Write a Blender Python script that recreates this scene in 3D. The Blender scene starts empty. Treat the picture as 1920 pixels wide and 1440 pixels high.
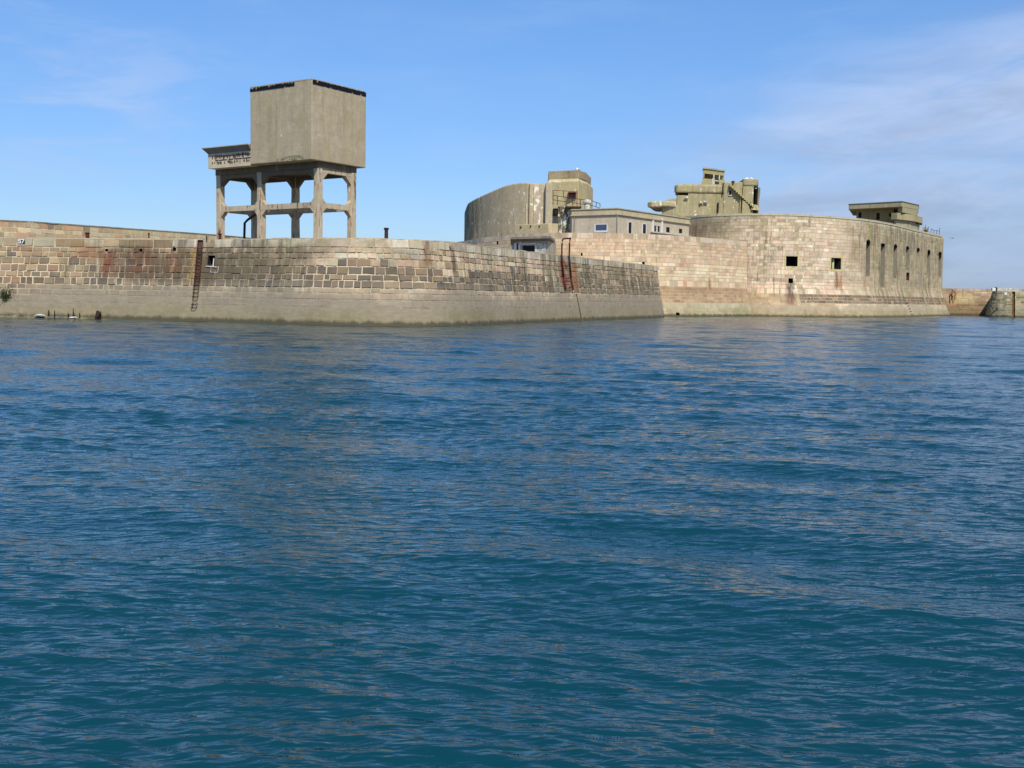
import bpy, bmesh, math, random
import numpy as np
from mathutils import Vector, Matrix
R_ = math.radians
rng = random.Random(7)
sc = bpy.context.scene
COL = sc.collection

# ---------------------------------------------------------------- camera
CAMZ = 2.5; FPX = 2000.0
PITCH = math.atan((720 - 556.07) / FPX); ROLL = math.atan(.0157)
cam_d = bpy.data.cameras.new('camera'); cam = bpy.data.objects.new('camera', cam_d); COL.objects.link(cam)
cam_d.sensor_width = 36; cam_d.lens = 36 * FPX / 1920; cam_d.clip_end = 9000; cam_d.clip_start = .1
CM = Matrix.Rotation(math.pi / 2 - PITCH, 4, 'X') @ Matrix.Rotation(ROLL, 4, 'Z')
cam.matrix_world = Matrix.Translation((0, 0, CAMZ)) @ CM
sc.camera = cam

# ---------------------------------------------------------------- sky, sun, exposure
SUN_EL, SUN_AZ = R_(50), R_(166)          # azimuth clockwise from +Y: behind the camera, a little to the right
world = bpy.data.worlds.new('World'); sc.world = world; world.use_nodes = True
sc.view_settings.view_transform = 'Standard'; sc.view_settings.look = 'None'
sc.view_settings.exposure = 0; sc.view_settings.gamma = 1
SKY_STRENGTH = .125
sund = bpy.data.lights.new('sun', 'SUN'); sund.energy = 4.9; sund.angle = R_(.5); sund.color = (1, .945, .875)
sun = bpy.data.objects.new('sun', sund); COL.objects.link(sun)
sdir = Vector((math.sin(SUN_AZ) * math.cos(SUN_EL), math.cos(SUN_AZ) * math.cos(SUN_EL), math.sin(SUN_EL)))
sun.rotation_euler = sdir.to_track_quat('Z', 'Y').to_euler()


class NT:
    """small helper for writing node trees"""
    def __init__(s, tree): s.t = tree; s.n = tree.nodes; s.l = tree.links
    def new(s, ty, **kw):
        n = s.n.new(ty)
        for k, v in kw.items(): setattr(n, k, v)
        return n
    def put(s, sock, v):
        if v is None: return
        if isinstance(v, bpy.types.NodeSocket): s.l.new(v, sock)
        else:
            if sock.type == 'RGBA' and len(v) == 3: v = (*v, 1)
            sock.default_value = v
    def math(s, op, a, b=None, c=None, clamp=False):
        n = s.new('ShaderNodeMath', operation=op, use_clamp=clamp)
        for i, v in enumerate((a, b, c)):
            if v is not None: s.put(n.inputs[i], v)
        return n.outputs[0]
    def vmath(s, op, a, b=None):
        n = s.new('ShaderNodeVectorMath', operation=op); s.put(n.inputs[0], a)
        if b is not None: s.put(n.inputs[1], b)
        return n.outputs[0]
    def noise(s, vec, scale, detail=4, rough=.55, dist=0, col=False):
        n = s.new('ShaderNodeTexNoise'); s.put(n.inputs['Vector'], vec)
        n.inputs['Scale'].default_value = scale; n.inputs['Detail'].default_value = detail
        n.inputs['Roughness'].default_value = rough; n.inputs['Distortion'].default_value = dist
        return n.outputs[1 if col else 0]
    def ramp(s, v, a, b, lo=0., hi=1., smooth=True):
        n = s.new('ShaderNodeMapRange'); n.clamp = True
        if smooth: n.interpolation_type = 'SMOOTHSTEP'
        s.put(n.inputs[0], v)
        n.inputs[1].default_value = a; n.inputs[2].default_value = b
        n.inputs[3].default_value = lo; n.inputs[4].default_value = hi
        return n.outputs[0]
    def mix(s, f, a, b, mode='MIX'):
        n = s.new('ShaderNodeMix', data_type='RGBA', blend_type=mode)
        s.put(n.inputs[0], f); s.put(n.inputs[6], a); s.put(n.inputs[7], b)
        return n.outputs[2]
    def sep(s, v):
        n = s.new('ShaderNodeSeparateXYZ'); s.put(n.inputs[0], v); return n.outputs
    def comb(s, x, y, z):
        n = s.new('ShaderNodeCombineXYZ')
        for i, v in enumerate((x, y, z)): s.put(n.inputs[i], v)
        return n.outputs[0]


w = NT(world.node_tree); w.n.clear()
sky = w.new('ShaderNodeTexSky', sky_type='NISHITA'); sky.sun_disc = False
sky.sun_elevation = SUN_EL; sky.sun_rotation = SUN_AZ
sky.altitude = 0; sky.air_density = 1.0; sky.dust_density = .3; sky.ozone_density = 3.0
tc = w.new('ShaderNodeTexCoord')
sx, sy, sz = w.sep(tc.outputs['Generated'])
az = w.math('ARCTAN2', sx, sy)
el = w.math('ARCSINE', sz)
wv = w.comb(w.math('MULTIPLY', az, 3.0), w.math('MULTIPLY', w.math('SUBTRACT', el, w.math('MULTIPLY', az, .22)), 14.0), 0)
n1 = w.noise(wv, 1.6, 7, .58, .5)
n2 = w.noise(w.comb(w.math('MULTIPLY', az, 6.0), w.math('MULTIPLY', el, 26.0), 3.3), 1.3, 6, .6, .4)
# thin cirrus: a bank to the right rising with azimuth, and a faint veil to the left
bank = w.math('SUBTRACT', w.math('ADD', w.math('MULTIPLY', az, .30), .105), el)
bank = w.ramp(bank, -.05, .06)
side = w.ramp(az, -.03, .30)
c1 = w.math('MULTIPLY', w.ramp(n1, .16, .60), w.math('MULTIPLY', bank, side))
leftv = w.math('MULTIPLY', w.ramp(az, -.18, -.42), w.ramp(w.math('ABSOLUTE', w.math('SUBTRACT', el, .16)), .12, 0.))
c2 = w.math('MULTIPLY', w.ramp(n2, .42, .75), w.math('ADD', w.math('MULTIPLY', leftv, .42), .10))
cf = w.math('ADD', w.math('MULTIPLY', c1, .86), c2, clamp=True)
bri = w.ramp(n2, .3, .7, .86, 1.12)
bg = w.new('ShaderNodeBackground'); bg.inputs[1].default_value = SKY_STRENGTH
hs = w.new('ShaderNodeHueSaturation'); hs.inputs['Saturation'].default_value = 1.0
w.put(hs.inputs['Color'], sky.outputs[0])
skyc = w.mix(w.ramp(el, -.02, .42), w.mix(1., hs.outputs[0], (.60, .725, .97), 'MULTIPLY'), w.mix(1., hs.outputs[0], (.75, 1.06, 1.36), 'MULTIPLY'))
cc = w.mix(1., w.mix(w.ramp(el, .0, .16), (2.75, 3.55, 5.1), (3.7, 4.6, 6.5)), w.comb(bri, bri, bri), 'MULTIPLY')
w.put(bg.inputs[0], w.mix(cf, skyc, cc))
wo = w.new('ShaderNodeOutputWorld'); w.l.new(bg.outputs[0], wo.inputs[0])


# ---------------------------------------------------------------- pixel <-> world helpers (1920x1440 photograph)
C3 = CM.to_3x3()
def ray(x, y): return C3 @ Vector(((x - 960) / FPX, -(y - 720) / FPX, -1))
def pt(x, y, D):
    d = ray(x, y); return d * (D / d.y) + Vector((0, 0, CAMZ))
def ptz(x, y, z):
    d = ray(x, y); return d * ((z - CAMZ) / d.z) + Vector((0, 0, CAMZ))
def zat(x, y, D): return pt(x, y, D).z
C3T = C3.transposed()
def proj(p):
    q = C3T @ (Vector(p) - Vector((0, 0, CAMZ))); return 960 + FPX * q.x / -q.z, 720 - FPX * q.y / -q.z
ALB = 1.0
def lin(c):
    return tuple(ALB * ((v / 255 / 12.92) if v / 255 <= .04045 else ((v / 255 + .055) / 1.055) ** 2.4) for v in c)


# ---------------------------------------------------------------- materials
def principled(name, rough=.9):
    m = bpy.data.materials.new(name); m.use_nodes = True; nt = NT(m.node_tree)
    b = nt.n['Principled BSDF']; b.inputs['Roughness'].default_value = rough
    b.inputs['Specular IOR Level'].default_value = .25
    return m, nt, b
def bump(nt, b, h, strength=.5, dist=.05):
    bn = nt.new('ShaderNodeBump'); bn.inputs['Strength'].default_value = strength; bn.inputs['Distance'].default_value = dist
    nt.put(bn.inputs['Height'], h); nt.l.new(bn.outputs[0], b.inputs['Normal'])

def stone_mat(name, zc=2.6, crust=(150, 140, 118), crust2=(142, 132, 96), soft=.55, streak=.5, streak_z=(0, 99), patches=(), upper=None, crust_f=.93, wet=(70, 66, 48), runs=None):
    """masonry: per-block colour attribute, mottling, run-off streaks, the limey crust of the tidal zone, patches (u, v, half width, half height, colour, strength)"""
    m, nt, b = principled(name)
    at = nt.new('ShaderNodeAttribute', attribute_name='Col').outputs[0]
    uv = nt.new('ShaderNodeUVMap', uv_map='UVMap').outputs[0]
    u, v, _ = nt.sep(uv)
    pos = nt.new('ShaderNodeNewGeometry').outputs['Position']
    big = nt.noise(pos, .16, 3); mid = nt.noise(pos, 1.1, 5, .65); fine = nt.noise(pos, 7, 4, .7)
    c = nt.mix(.9, at, nt.mix(mid, (.62, .60, .57), (1.38, 1.38, 1.36)), 'MULTIPLY')
    c = nt.mix(.6, c, nt.mix(fine, (.7, .7, .7), (1.32, 1.32, 1.32)), 'MULTIPLY')
    st = nt.noise(nt.comb(nt.math('MULTIPLY', u, 1.5), nt.math('MULTIPLY', v, .13), 0), 1, 5, .7, .2)
    sm = nt.math('MULTIPLY', nt.ramp(st, .50, .70), nt.ramp(nt.noise(nt.comb(u, nt.math('MULTIPLY', v, .6), 9.1), .14, 3), .40, .62))
    veil = nt.ramp(nt.noise(nt.comb(nt.math('MULTIPLY', u, .35), nt.math('MULTIPLY', v, .5), 6.), .9, 6, .72), .46, .70, 0, .62 * min(1, streak * 1.3))
    c = nt.mix(veil, c, nt.mix(mid, lin((112, 98, 76)), lin((146, 130, 104))))
    sm = nt.math('MULTIPLY', sm, nt.math('MULTIPLY', nt.ramp(v, streak_z[0] - .8, streak_z[0] + .8), streak))
    c = nt.mix(sm, c, lin((74, 68, 50)))
    lt = nt.math('MULTIPLY', nt.ramp(nt.noise(nt.comb(nt.math('MULTIPLY', u, 2.3), nt.math('MULTIPLY', v, .22), 4.), 1, 4, .7), .62, .8), .5 * streak)
    c = nt.mix(lt, c, lin((214, 206, 176)))
    if runs:      # extra run-off between u = runs[0] and runs[1]: dark streaks and pale lime tears
        zn = None
        for (ra, rb_, rs) in runs[0]:
            q_ = nt.math('MULTIPLY', nt.ramp(u, ra - 3, ra + 3), nt.ramp(u, rb_ + 3, rb_ - 3, 0, rs))
            zn = q_ if zn is None else nt.math('ADD', zn, q_)
        rf_ = nt.math('MULTIPLY', zn, nt.ramp(v, runs[1] - .4, runs[1] + .5))
        d1 = nt.noise(nt.comb(nt.math('MULTIPLY', u, 1.15), nt.math('MULTIPLY', v, .10), 3.), 1, 5, .72)
        d2 = nt.noise(nt.comb(nt.math('MULTIPLY', u, 1.9), nt.math('MULTIPLY', v, .16), 8.), 1, 4, .7)
        c = nt.mix(nt.math('MULTIPLY', nt.ramp(d1, .48, .60), rf_), c, lin((92, 84, 60)))
        c = nt.mix(nt.math('MULTIPLY', nt.ramp(d2, .58, .66), rf_), c, lin((210, 202, 172)))
        c = nt.mix(nt.math('MULTIPLY', nt.ramp(d1, .40, .30), rf_), c, lin((140, 128, 78)))
    for (pu, pv, hw, hh, pc, ps) in patches:
        wob = nt.math('MULTIPLY', nt.math('SUBTRACT', mid, .5), hw * 1.2)
        fu = nt.ramp(nt.math('ABSOLUTE', nt.math('ADD', nt.math('SUBTRACT', u, pu), wob)), hw, hw * .25)
        fv = nt.ramp(nt.math('ABSOLUTE', nt.math('SUBTRACT', v, pv)), hh, hh * .45)
        f = nt.math('MULTIPLY', nt.math('MULTIPLY', fu, fv), nt.math('MULTIPLY', nt.ramp(nt.noise(nt.comb(nt.math('MULTIPLY', u, 2.), nt.math('MULTIPLY', v, .4), pu), 1.4, 3), .25, .6), ps))
        c = nt.mix(f, c, lin(pc))
    if upper: c = nt.mix(nt.math('MULTIPLY', nt.ramp(nt.math('ADD', v, nt.math('MULTIPLY', mid, 2)), upper[0], upper[0] + 2), upper[2]), c, lin(upper[1]))
    vz = nt.math('ADD', v, nt.math('ADD', nt.math('MULTIPLY', nt.math('SUBTRACT', big, .5), 2.6), nt.math('MULTIPLY', nt.math('SUBTRACT', mid, .5), 1.1)))
    cf = nt.ramp(vz, zc + soft, zc - soft, 0, crust_f)
    cc = nt.mix(nt.ramp(vz, 1.9, .3), lin(crust), lin(crust2))
    cc = nt.mix(.9, cc, nt.mix(nt.noise(nt.comb(u, nt.math('MULTIPLY', v, 2.4), 0), 1.5, 7, .75), (.42, .42, .42), (1.58, 1.58, 1.58)), 'MULTIPLY')
    cc = nt.mix(nt.ramp(nt.noise(nt.comb(nt.math('MULTIPLY', u, .8), nt.math('MULTIPLY', v, 4), 2.), 1.6, 4, .8), .60, .72, 0, .35), cc, lin((96, 90, 70)))
    c = nt.mix(cf, c, cc)
    c = nt.mix(nt.math('MULTIPLY', nt.ramp(nt.noise(nt.comb(nt.math('MULTIPLY', u, 1.), nt.math('MULTIPLY', v, .8), 1.), .55, 5, .7), .45, .62), nt.ramp(v, 1.9, .7, 0, .4)), c, lin((112, 104, 74)))
    c = nt.mix(nt.ramp(nt.math('ADD', v, nt.math('MULTIPLY', nt.noise(nt.comb(u, 0, 0), 1.1, 5, .7), 1.0)), 1.02, .66, 0, .9), c, lin(wet))
    nt.l.new(c, b.inputs['Base Color'])
    bump(nt, b, nt.math('ADD', mid, nt.math('MULTIPLY', fine, .5)), .6, .05)
    return m

def concrete_mat(name, base=(158, 148, 118), streak=.5, stain=(84, 80, 58), moss=0., white=0., grime=.4, mossc=(140, 134, 66), dark_x=None, rust=0., board=0.):
    m, nt, b = principled(name)
    pos = nt.new('ShaderNodeNewGeometry').outputs['Position']
    x, y, z = nt.sep(pos)
    big = nt.noise(pos, .35, 4, .6); mid = nt.noise(pos, 1.7, 5, .65); fine = nt.noise(pos, 9, 4, .7)
    c = nt.mix(.9, lin(base), nt.mix(big, (.74, .73, .70), (1.24, 1.25, 1.27)), 'MULTIPLY')
    c = nt.mix(.7, c, nt.mix(mid, (.56, .56, .55), (1.44, 1.44, 1.45)), 'MULTIPLY')
    c = nt.mix(.5, c, nt.mix(fine, (.6, .6, .6), (1.4, 1.4, 1.4)), 'MULTIPLY')
    sv = nt.comb(nt.math('MULTIPLY', x, 1.5), nt.math('MULTIPLY', y, 1.5), nt.math('MULTIPLY', z, .14))
    st = nt.noise(sv, 1.1, 6, .7)
    c = nt.mix(nt.math('MULTIPLY', nt.ramp(st, .50, .72), streak), c, lin(stain))
    c = nt.mix(nt.math('MULTIPLY', nt.ramp(nt.noise(sv, 2.3, 4, .6), .58, .74), streak * .55), c, lin((206, 198, 168)))
    if moss:
        c = nt.mix(nt.math('MULTIPLY', nt.ramp(nt.noise(nt.vmath('MULTIPLY', pos, (1, 1, .45)), .8, 5, .7), .44, .66), moss), c, lin(mossc))
    if dark_x:
        f = nt.math('MULTIPLY', nt.ramp(x, dark_x[1], dark_x[0]), nt.ramp(nt.noise(sv, .9, 5, .7), .36, .58))
        c = nt.mix(nt.math('MULTIPLY', f, .85), c, lin((52, 56, 36)))
    c = nt.mix(nt.math('MULTIPLY', nt.ramp(nt.noise(pos, 2.2, 6, .75), .58, .78), grime), c, lin((70, 64, 52)))
    if board:    # faint shutter-board joints and damp below the rim
        zf = nt.math('FRACT', nt.math('MULTIPLY', nt.math('ADD', z, nt.math('MULTIPLY', mid, .03)), 1 / board))
        ln = nt.ramp(nt.math('ABSOLUTE', nt.math('SUBTRACT', zf, .5)), .035, .01)
        c = nt.mix(nt.math('MULTIPLY', ln, nt.ramp(big, .3, .7, .05, .28)), c, lin((118, 106, 82)))
        c = nt.mix(nt.math('MULTIPLY', nt.ramp(nt.noise(sv, .7, 6, .75), .50, .66), .35), c, lin((128, 118, 84)))
        c = nt.mix(nt.ramp(nt.noise(pos, 3.4, 3, .6), .70, .74, 0, .6), c, lin((206, 200, 180)))
    if rust:
        rn = nt.noise(nt.comb(nt.math('MULTIPLY', x, 3.2), nt.math('MULTIPLY', y, 3.2), nt.math('MULTIPLY', z, .55)), 1.3, 5, .7)
        c = nt.mix(nt.ramp(rn, .55, .62, 0, rust), c, lin((112, 66, 46)))
        c = nt.mix(nt.ramp(rn, .63, .67, 0, rust), c, lin((60, 40, 34)))
    if white:
        wv = nt.comb(nt.math('MULTIPLY', x, 1.6), nt.math('MULTIPLY', y, 1.6), nt.math('MULTIPLY', z, .8))
        c = nt.mix(nt.ramp(nt.noise(wv, 1.15, 5, .72), .70 - white * .1, .75 - white * .1, 0, .85), c, lin((236, 232, 214)))
    nt.l.new(c, b.inputs['Base Color'])
    bump(nt, b, nt.math('ADD', nt.math('ADD', mid, nt.math('MULTIPLY', fine, .4)), nt.math('MULTIPLY', st, .5)), .5, .05)
    return m

def plain_mat(name, c, rough=.8, metal=0., var=.3, scale=6, c2=None):
    m, nt, b = principled(name, rough)
    pos = nt.new('ShaderNodeNewGeometry').outputs['Position']
    n = nt.noise(pos, scale, 5, .7)
    a = lin(c); k = lin(c2) if c2 else tuple(v * (1 - var) for v in a)
    nt.l.new(nt.mix(nt.ramp(n, .35, .65), a, k), b.inputs['Base Color']); b.inputs['Metallic'].default_value = metal
    bump(nt, b, n, .4, .01)
    return m

M = dict(
    rust=plain_mat('rust', (112, 52, 38), .9, 0, .5, 9, (58, 32, 28)),
    dark_iron=plain_mat('dark_iron', (46, 30, 30), .75, .0, .4, 9, (74, 44, 34)),
    black=plain_mat('bitumen', (16, 17, 24), .6, 0, .3, 4),
    deep=plain_mat('shaded_interior', (44, 42, 42), 1, 0, .4, 2),  # near-black colour stands for the shade inside openings
    white=plain_mat('white_paint', (216, 214, 206), .5, 0, .12, 5),
    glass=plain_mat('window_glass', (72, 84, 112), .08, 0, .2, 1),
    plume=plain_mat('white_plumage', (246, 246, 246), .8, 0, .05, 4),
    grey_plume=plain_mat('grey_plumage', (140, 146, 156), .8, 0, .1, 4),
    wood=plain_mat('wet_timber', (62, 48, 34), .9, 0, .4, 6, (34, 26, 20)),
    weed=plain_mat('green_weed', (52, 74, 30), .8, 0, .4, 8, (30, 46, 18)),
    rubble=plain_mat('weedy_rubble', (120, 112, 84), .95, 0, .4, 2.2, (66, 62, 44)),
    deck=plain_mat('quay_deck', (138, 128, 110), .95, 0, .3, .8, (108, 100, 84)),
    groove=plain_mat('rusty_groove', (84, 56, 42), .95, 0, .5, 3, (128, 92, 46)),
    number=plain_mat('number_black', (42, 50, 44), .9, 0, .3, 8),
    plaster=plain_mat('flaking_paint', (206, 204, 194), .9, 0, .4, 3, (150, 146, 130)),
)


# ---------------------------------------------------------------- object helpers
def tag(o, label=None, cat=None, group=None, kind=None):
    if label: o['label'] = label
    if cat:
        o['category'] = cat
        if not kind: o['kind'] = 'thing'
    if group: o['group'] = group
    if kind: o['kind'] = kind
    return o
def thing(name, label, cat, loc=(0, 0, 0), rotz=0, group=None):
    o = bpy.data.objects.new(name, None); o.empty_display_size = .3; COL.objects.link(o)
    o.location = loc; o.rotation_euler = (0, 0, rotz)
    return tag(o, label, cat, group)
def link(name, me, mat, parent=None, world=True):
    """link a mesh; verts are given in world coordinates unless world=False (then in the parent's)"""
    o = bpy.data.objects.new(name, me); COL.objects.link(o)
    if mat and not me.materials: me.materials.append(mat)
    if parent:
        o.parent = parent
        if world:
            root = parent; mw = Matrix.Identity(4)
            while root:
                mw = (Matrix.Translation(root.location) @ root.rotation_euler.to_matrix().to_4x4()) @ mw if root.parent is None else mw
                root = root.parent
            me.transform(mw.inverted())
    return o
class MB:
    """collects verts and faces of one mesh"""
    def __init__(s): s.v = []; s.f = []
    def quad(s, *p):
        n = len(s.v); s.v += [tuple(q) for q in p]; s.f.append(tuple(range(n, n + len(p)))); return s
    def box(s, a, b, M4=None):
        (x0, y0, z0), (x1, y1, z1) = a, b; n = len(s.v)
        p = [(x0, y0, z0), (x1, y0, z0), (x1, y1, z0), (x0, y1, z0), (x0, y0, z1), (x1, y0, z1), (x1, y1, z1), (x0, y1, z1)]
        if M4: p = [tuple(M4 @ Vector(q)) for q in p]
        s.v += p
        s.f += [tuple(n + i for i in q) for q in ((3, 2, 1, 0), (4, 5, 6, 7), (0, 1, 5, 4), (1, 2, 6, 5), (2, 3, 7, 6), (3, 0, 4, 7))]
        return s
    def prism(s, xy, z0, z1, top=None):
        """footprint polygon extruded; top: footprint at z1 if different"""
        top = top or xy; n = len(s.v); k = len(xy)
        area = sum(xy[i][0] * xy[(i + 1) % k][1] - xy[(i + 1) % k][0] * xy[i][1] for i in range(k))
        if area < 0: xy = xy[::-1]; top = top[::-1]
        s.v += [(p[0], p[1], z0) for p in xy] + [(p[0], p[1], z1) for p in top]
        s.f.append(tuple(range(n + k - 1, n - 1, -1))); s.f.append(tuple(range(n + k, n + 2 * k)))
        for i in range(k):
            j = (i + 1) % k; s.f.append((n + i, n + j, n + k + j, n + k + i))
        return s
    def bar(s, p, q, w, h=None, up=(0, 0, 1)):
        """square bar from p to q"""
        p = Vector(p); q = Vector(q); d = (q - p); L = d.length; d.normalize(); h = h or w
        up = Vector(up)
        if abs(d.dot(up)) > .95: up = Vector((0, 1, 0))
        a = d.cross(up).normalized(); b = a.cross(d).normalized()
        m4 = Matrix(((a.x, d.x, b.x, p.x), (a.y, d.y, b.y, p.y), (a.z, d.z, b.z, p.z), (0, 0, 0, 1)))
        return s.box((-w / 2, 0, -h / 2), (w / 2, L, h / 2), m4)
    def tube(s, pts, r, n=8, close=True):
        """tube through points; r a number or a list"""
        pts = [Vector(p) for p in pts]; rs = r if isinstance(r, (list, tuple)) else [r] * len(pts); base = len(s.v)
        for i, p in enumerate(pts):
            d = (pts[min(i + 1, len(pts) - 1)] - pts[max(i - 1, 0)]).normalized()
            up = Vector((0, 0, 1)) if abs(d.z) < .95 else Vector((0, 1, 0))
            a = d.cross(up).normalized(); b = a.cross(d)
            s.v += [tuple(p + (a * math.cos(t) + b * math.sin(t)) * rs[i]) for t in [2 * math.pi * k / n for k in range(n)]]
        for i in range(len(pts) - 1):
            for k in range(n):
                a, b = base + i * n + k, base + i * n + (k + 1) % n
                s.f.append((a, b, b + n, a + n))
        if close:
            s.f.append(tuple(base + k for k in range(n))[::-1]); s.f.append(tuple(base + (len(pts) - 1) * n + k for k in range(n)))
        return s
    def build(s, name, mat, parent=None, world=True, bevel=0, seg=2, smooth=False, label=None):
        me = bpy.data.meshes.new(name); me.from_pydata(s.v, [], s.f); me.update()
        bm = bmesh.new(); bm.from_mesh(me); bmesh.ops.recalc_face_normals(bm, faces=bm.faces[:]); 
        if bevel:
            bmesh.ops.remove_doubles(bm, verts=bm.verts[:], dist=1e-5)
            es = [e for e in bm.edges if len(e.link_faces) == 2 and e.calc_face_angle(0) > .5]
            bmesh.ops.bevel(bm, geom=es, offset=bevel, segments=seg, affect='EDGES', profile=.5, clamp_overlap=True)
        bm.to_mesh(me); bm.free()
        if smooth or bevel:
            for p in me.polygons: p.use_smooth = bool(smooth)
        o = link(name, me, mat, parent, world)
        if label: o['label'] = label
        return o
def rough_up(o, amt, cuts=3, seed=0, scale=.6):
    """break straight edges: subdivide and push vertices about a little"""
    from mathutils import noise as mn
    bm = bmesh.new(); bm.from_mesh(o.data)
    bmesh.ops.subdivide_edges(bm, edges=[e for e in bm.edges if e.calc_length() > .5], cuts=cuts, use_grid_fill=True)
    for v in bm.verts:
        v.co += mn.noise_vector(v.co * scale + Vector((seed, 0, 0))) * amt + mn.noise_vector(v.co * scale * 4) * amt * .4
    bm.to_mesh(o.data); bm.free(); return o

def smooth_path(pts, step=.5):
    """Catmull-Rom through the points, resampled at an even step"""
    P = [Vector((p[0], p[1])) for p in pts]; P = [P[0] * 2 - P[1]] + P + [P[-1] * 2 - P[-2]]
    out = []
    for i in range(1, len(P) - 2):
        a, b, c, d = P[i - 1:i + 3]; n = max(2, int((c - b).length / .25))
        for k in range(n):
            t = k / n
            out.append(.5 * ((2 * b) + (c - a) * t + (2 * a - 5 * b + 4 * c - d) * t * t + (3 * b - a - 3 * c + d) * t ** 3))
    out.append(P[-2]); return out

class Wall:
    """a battered masonry wall along a plan path running left to right as seen from the camera side"""
    def __init__(s, pts, z0, z1, batter, smooth=True):
        s.p = smooth_path(pts) if smooth else [Vector(p) for p in pts]
        s.z0, s.z1, s.bat = z0, z1, batter
        s.u = [0.]
        for a, b in zip(s.p, s.p[1:]): s.u.append(s.u[-1] + (b - a).length)
        s.L = s.u[-1]
        s.un = np.array(s.u); s.px = np.array([q.x for q in s.p]); s.py = np.array([q.y for q in s.p])
        tx = np.gradient(s.px, s.un); ty = np.gradient(s.py, s.un); k = np.hypot(tx, ty)
        s.nx, s.ny = ty / k, -tx / k                 # outward = to the right of the direction of travel... (towards the camera)
    def P(s, u, z, out=0.):
        b = s.bat(z) + out
        x = np.interp(u, s.un, s.px) + np.interp(u, s.un, s.nx) * b; y = np.interp(u, s.un, s.py) + np.interp(u, s.un, s.ny) * b
        return (float(x), float(y), z)
    def loc(s, x, y):
        """the (u, z) seen at pixel x, y"""
        best = None
        zz = [s.z0 + (s.z1 - s.z0) * k / 60 for k in range(61)]
        for uu in np.arange(0, s.L, .4):
            a = proj(s.P(uu, (s.z0 + s.z1) / 2))
            if abs(a[0] - x) > 12: continue
            for z in zz:
                q = proj(s.P(uu, z)); d = (q[0] - x) ** 2 + (q[1] - y) ** 2
                if best is None or d < best[0]: best = (d, uu, z)
        d, uu, z = best; st = (.4, (s.z1 - s.z0) / 60)
        for _ in range(6):
            st = (st[0] / 2, st[1] / 2)
            for du in (-1, 0, 1):
                for dz in (-1, 0, 1):
                    q = proj(s.P(uu + du * st[0], z + dz * st[1])); e = (q[0] - x) ** 2 + (q[1] - y) ** 2
                    if e < d: d, b = e, (uu + du * st[0], z + dz * st[1])
                    else: continue
                    best = (d, *b)
            d, uu, z = best
        return uu, z
    def rect(s, x0, y0, x1, y1):
        u0, z1 = s.loc(x0, y0); u1, z0 = s.loc(x1, y1); return [u0, u1, z0, z1]

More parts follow.
